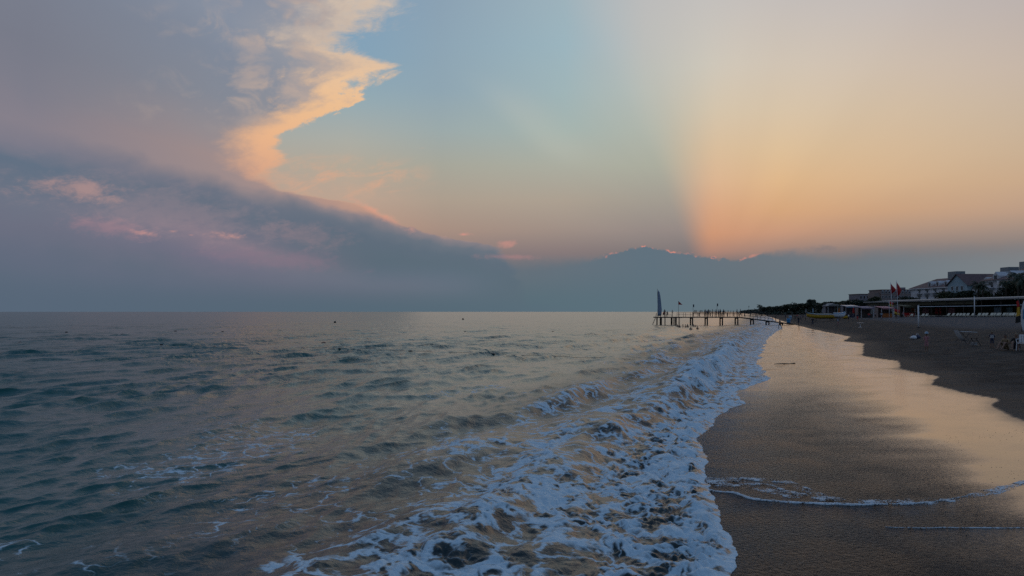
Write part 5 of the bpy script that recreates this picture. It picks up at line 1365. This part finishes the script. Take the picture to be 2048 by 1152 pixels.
o = foam_line([(1405, 975), (1440, 984), (1468, 984), (1500, 998), (1560, 1003), (1640, 1007), (1720, 1010), (1800, 1009), (1850, 1004), (1900, 999), (1950, 990), (2000, 978), (2060, 962)], .085, .018, 3, lambda t: np.clip(1.2 - 1.2 * np.clip(t - .42, 0, 1) * 2.9, .10, 1.2) * np.clip(.9 + .8 * fbm(t * 24, t * 0, 3, 5), .35, 1.4))
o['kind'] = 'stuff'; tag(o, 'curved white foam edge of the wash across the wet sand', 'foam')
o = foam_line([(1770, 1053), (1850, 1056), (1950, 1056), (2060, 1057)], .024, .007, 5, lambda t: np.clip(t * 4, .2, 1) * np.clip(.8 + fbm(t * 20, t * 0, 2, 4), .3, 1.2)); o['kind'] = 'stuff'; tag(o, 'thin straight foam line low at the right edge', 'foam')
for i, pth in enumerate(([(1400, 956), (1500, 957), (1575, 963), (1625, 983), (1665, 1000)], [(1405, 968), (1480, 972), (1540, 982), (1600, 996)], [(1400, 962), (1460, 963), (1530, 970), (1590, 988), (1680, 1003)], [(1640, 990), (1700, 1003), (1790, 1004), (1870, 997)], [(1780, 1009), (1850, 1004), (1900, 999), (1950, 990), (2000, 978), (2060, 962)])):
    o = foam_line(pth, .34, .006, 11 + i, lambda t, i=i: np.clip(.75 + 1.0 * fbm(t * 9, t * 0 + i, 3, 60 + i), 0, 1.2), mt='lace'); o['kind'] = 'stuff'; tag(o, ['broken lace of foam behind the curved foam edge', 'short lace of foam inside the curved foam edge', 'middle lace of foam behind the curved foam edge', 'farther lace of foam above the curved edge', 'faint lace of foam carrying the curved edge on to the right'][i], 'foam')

# ------------------------------------------------------------------ pebbles and shell grit left by the wash
def pebbles():
    rs = np.random.RandomState(21); V = []; Fc = []
    base = [(-1, -.6, 0), (.2, -1, 0), (1, -.2, 0), (.7, .8, 0), (-.5, .9, 0), (-.3, -.3, .8), (.4, .1, .9), (-.1, .4, .7)]
    fcs = [(0, 1, 5), (1, 6, 5), (1, 2, 6), (2, 3, 6), (3, 7, 6), (3, 4, 7), (4, 0, 5), (4, 5, 7), (5, 6, 7)]
    spots = []
    for a, b, n, sp in (((1750, 885), (2060, 862), 120, .25), ((1700, 1000), (2060, 925), 170, .35), ((1860, 1035), (2060, 1015), 50, .3), ((1560, 745), (2000, 800), 60, 1.2), ((1500, 800), (2040, 900), 90, 1.5)):
        for k in range(n):
            t = rs.rand(); u = a[0] + (b[0] - a[0]) * t; v = a[1] + (b[1] - a[1]) * t
            d = 2.75 * F / (v - HZ); spots.append(((u - 1024) / F * d + rs.randn() * sp, d + rs.randn() * sp))
    X = np.array([p[0] for p in spots]); Y = np.array([p[1] for p in spots]); Z = sand_z(X, Y)
    for x, y, z in zip(X, Y, Z):
        o = len(V); s = rs.uniform(.005, .013); c, n_ = math.cos(x * 50), math.sin(x * 50)
        V += [(x + s * (p[0] * c - p[1] * n_), y + s * (p[0] * n_ + p[1] * c), z - .003 + s * .7 * p[2]) for p in base]; Fc += [tuple(i + o for i in f) for f in fcs]
    me = bpy.data.meshes.new('pebbles'); me.from_pydata(V, [], Fc); me.materials.append(principled('pebble', (0.045, 0.038, 0.034), 0.6, var=0.4, vscale=9.0))
    o = put('pebbles', me); o['kind'] = 'stuff'; tag(o, 'dark specks of pebble and shell strewn on the wet sand', 'pebbles')
pebbles()
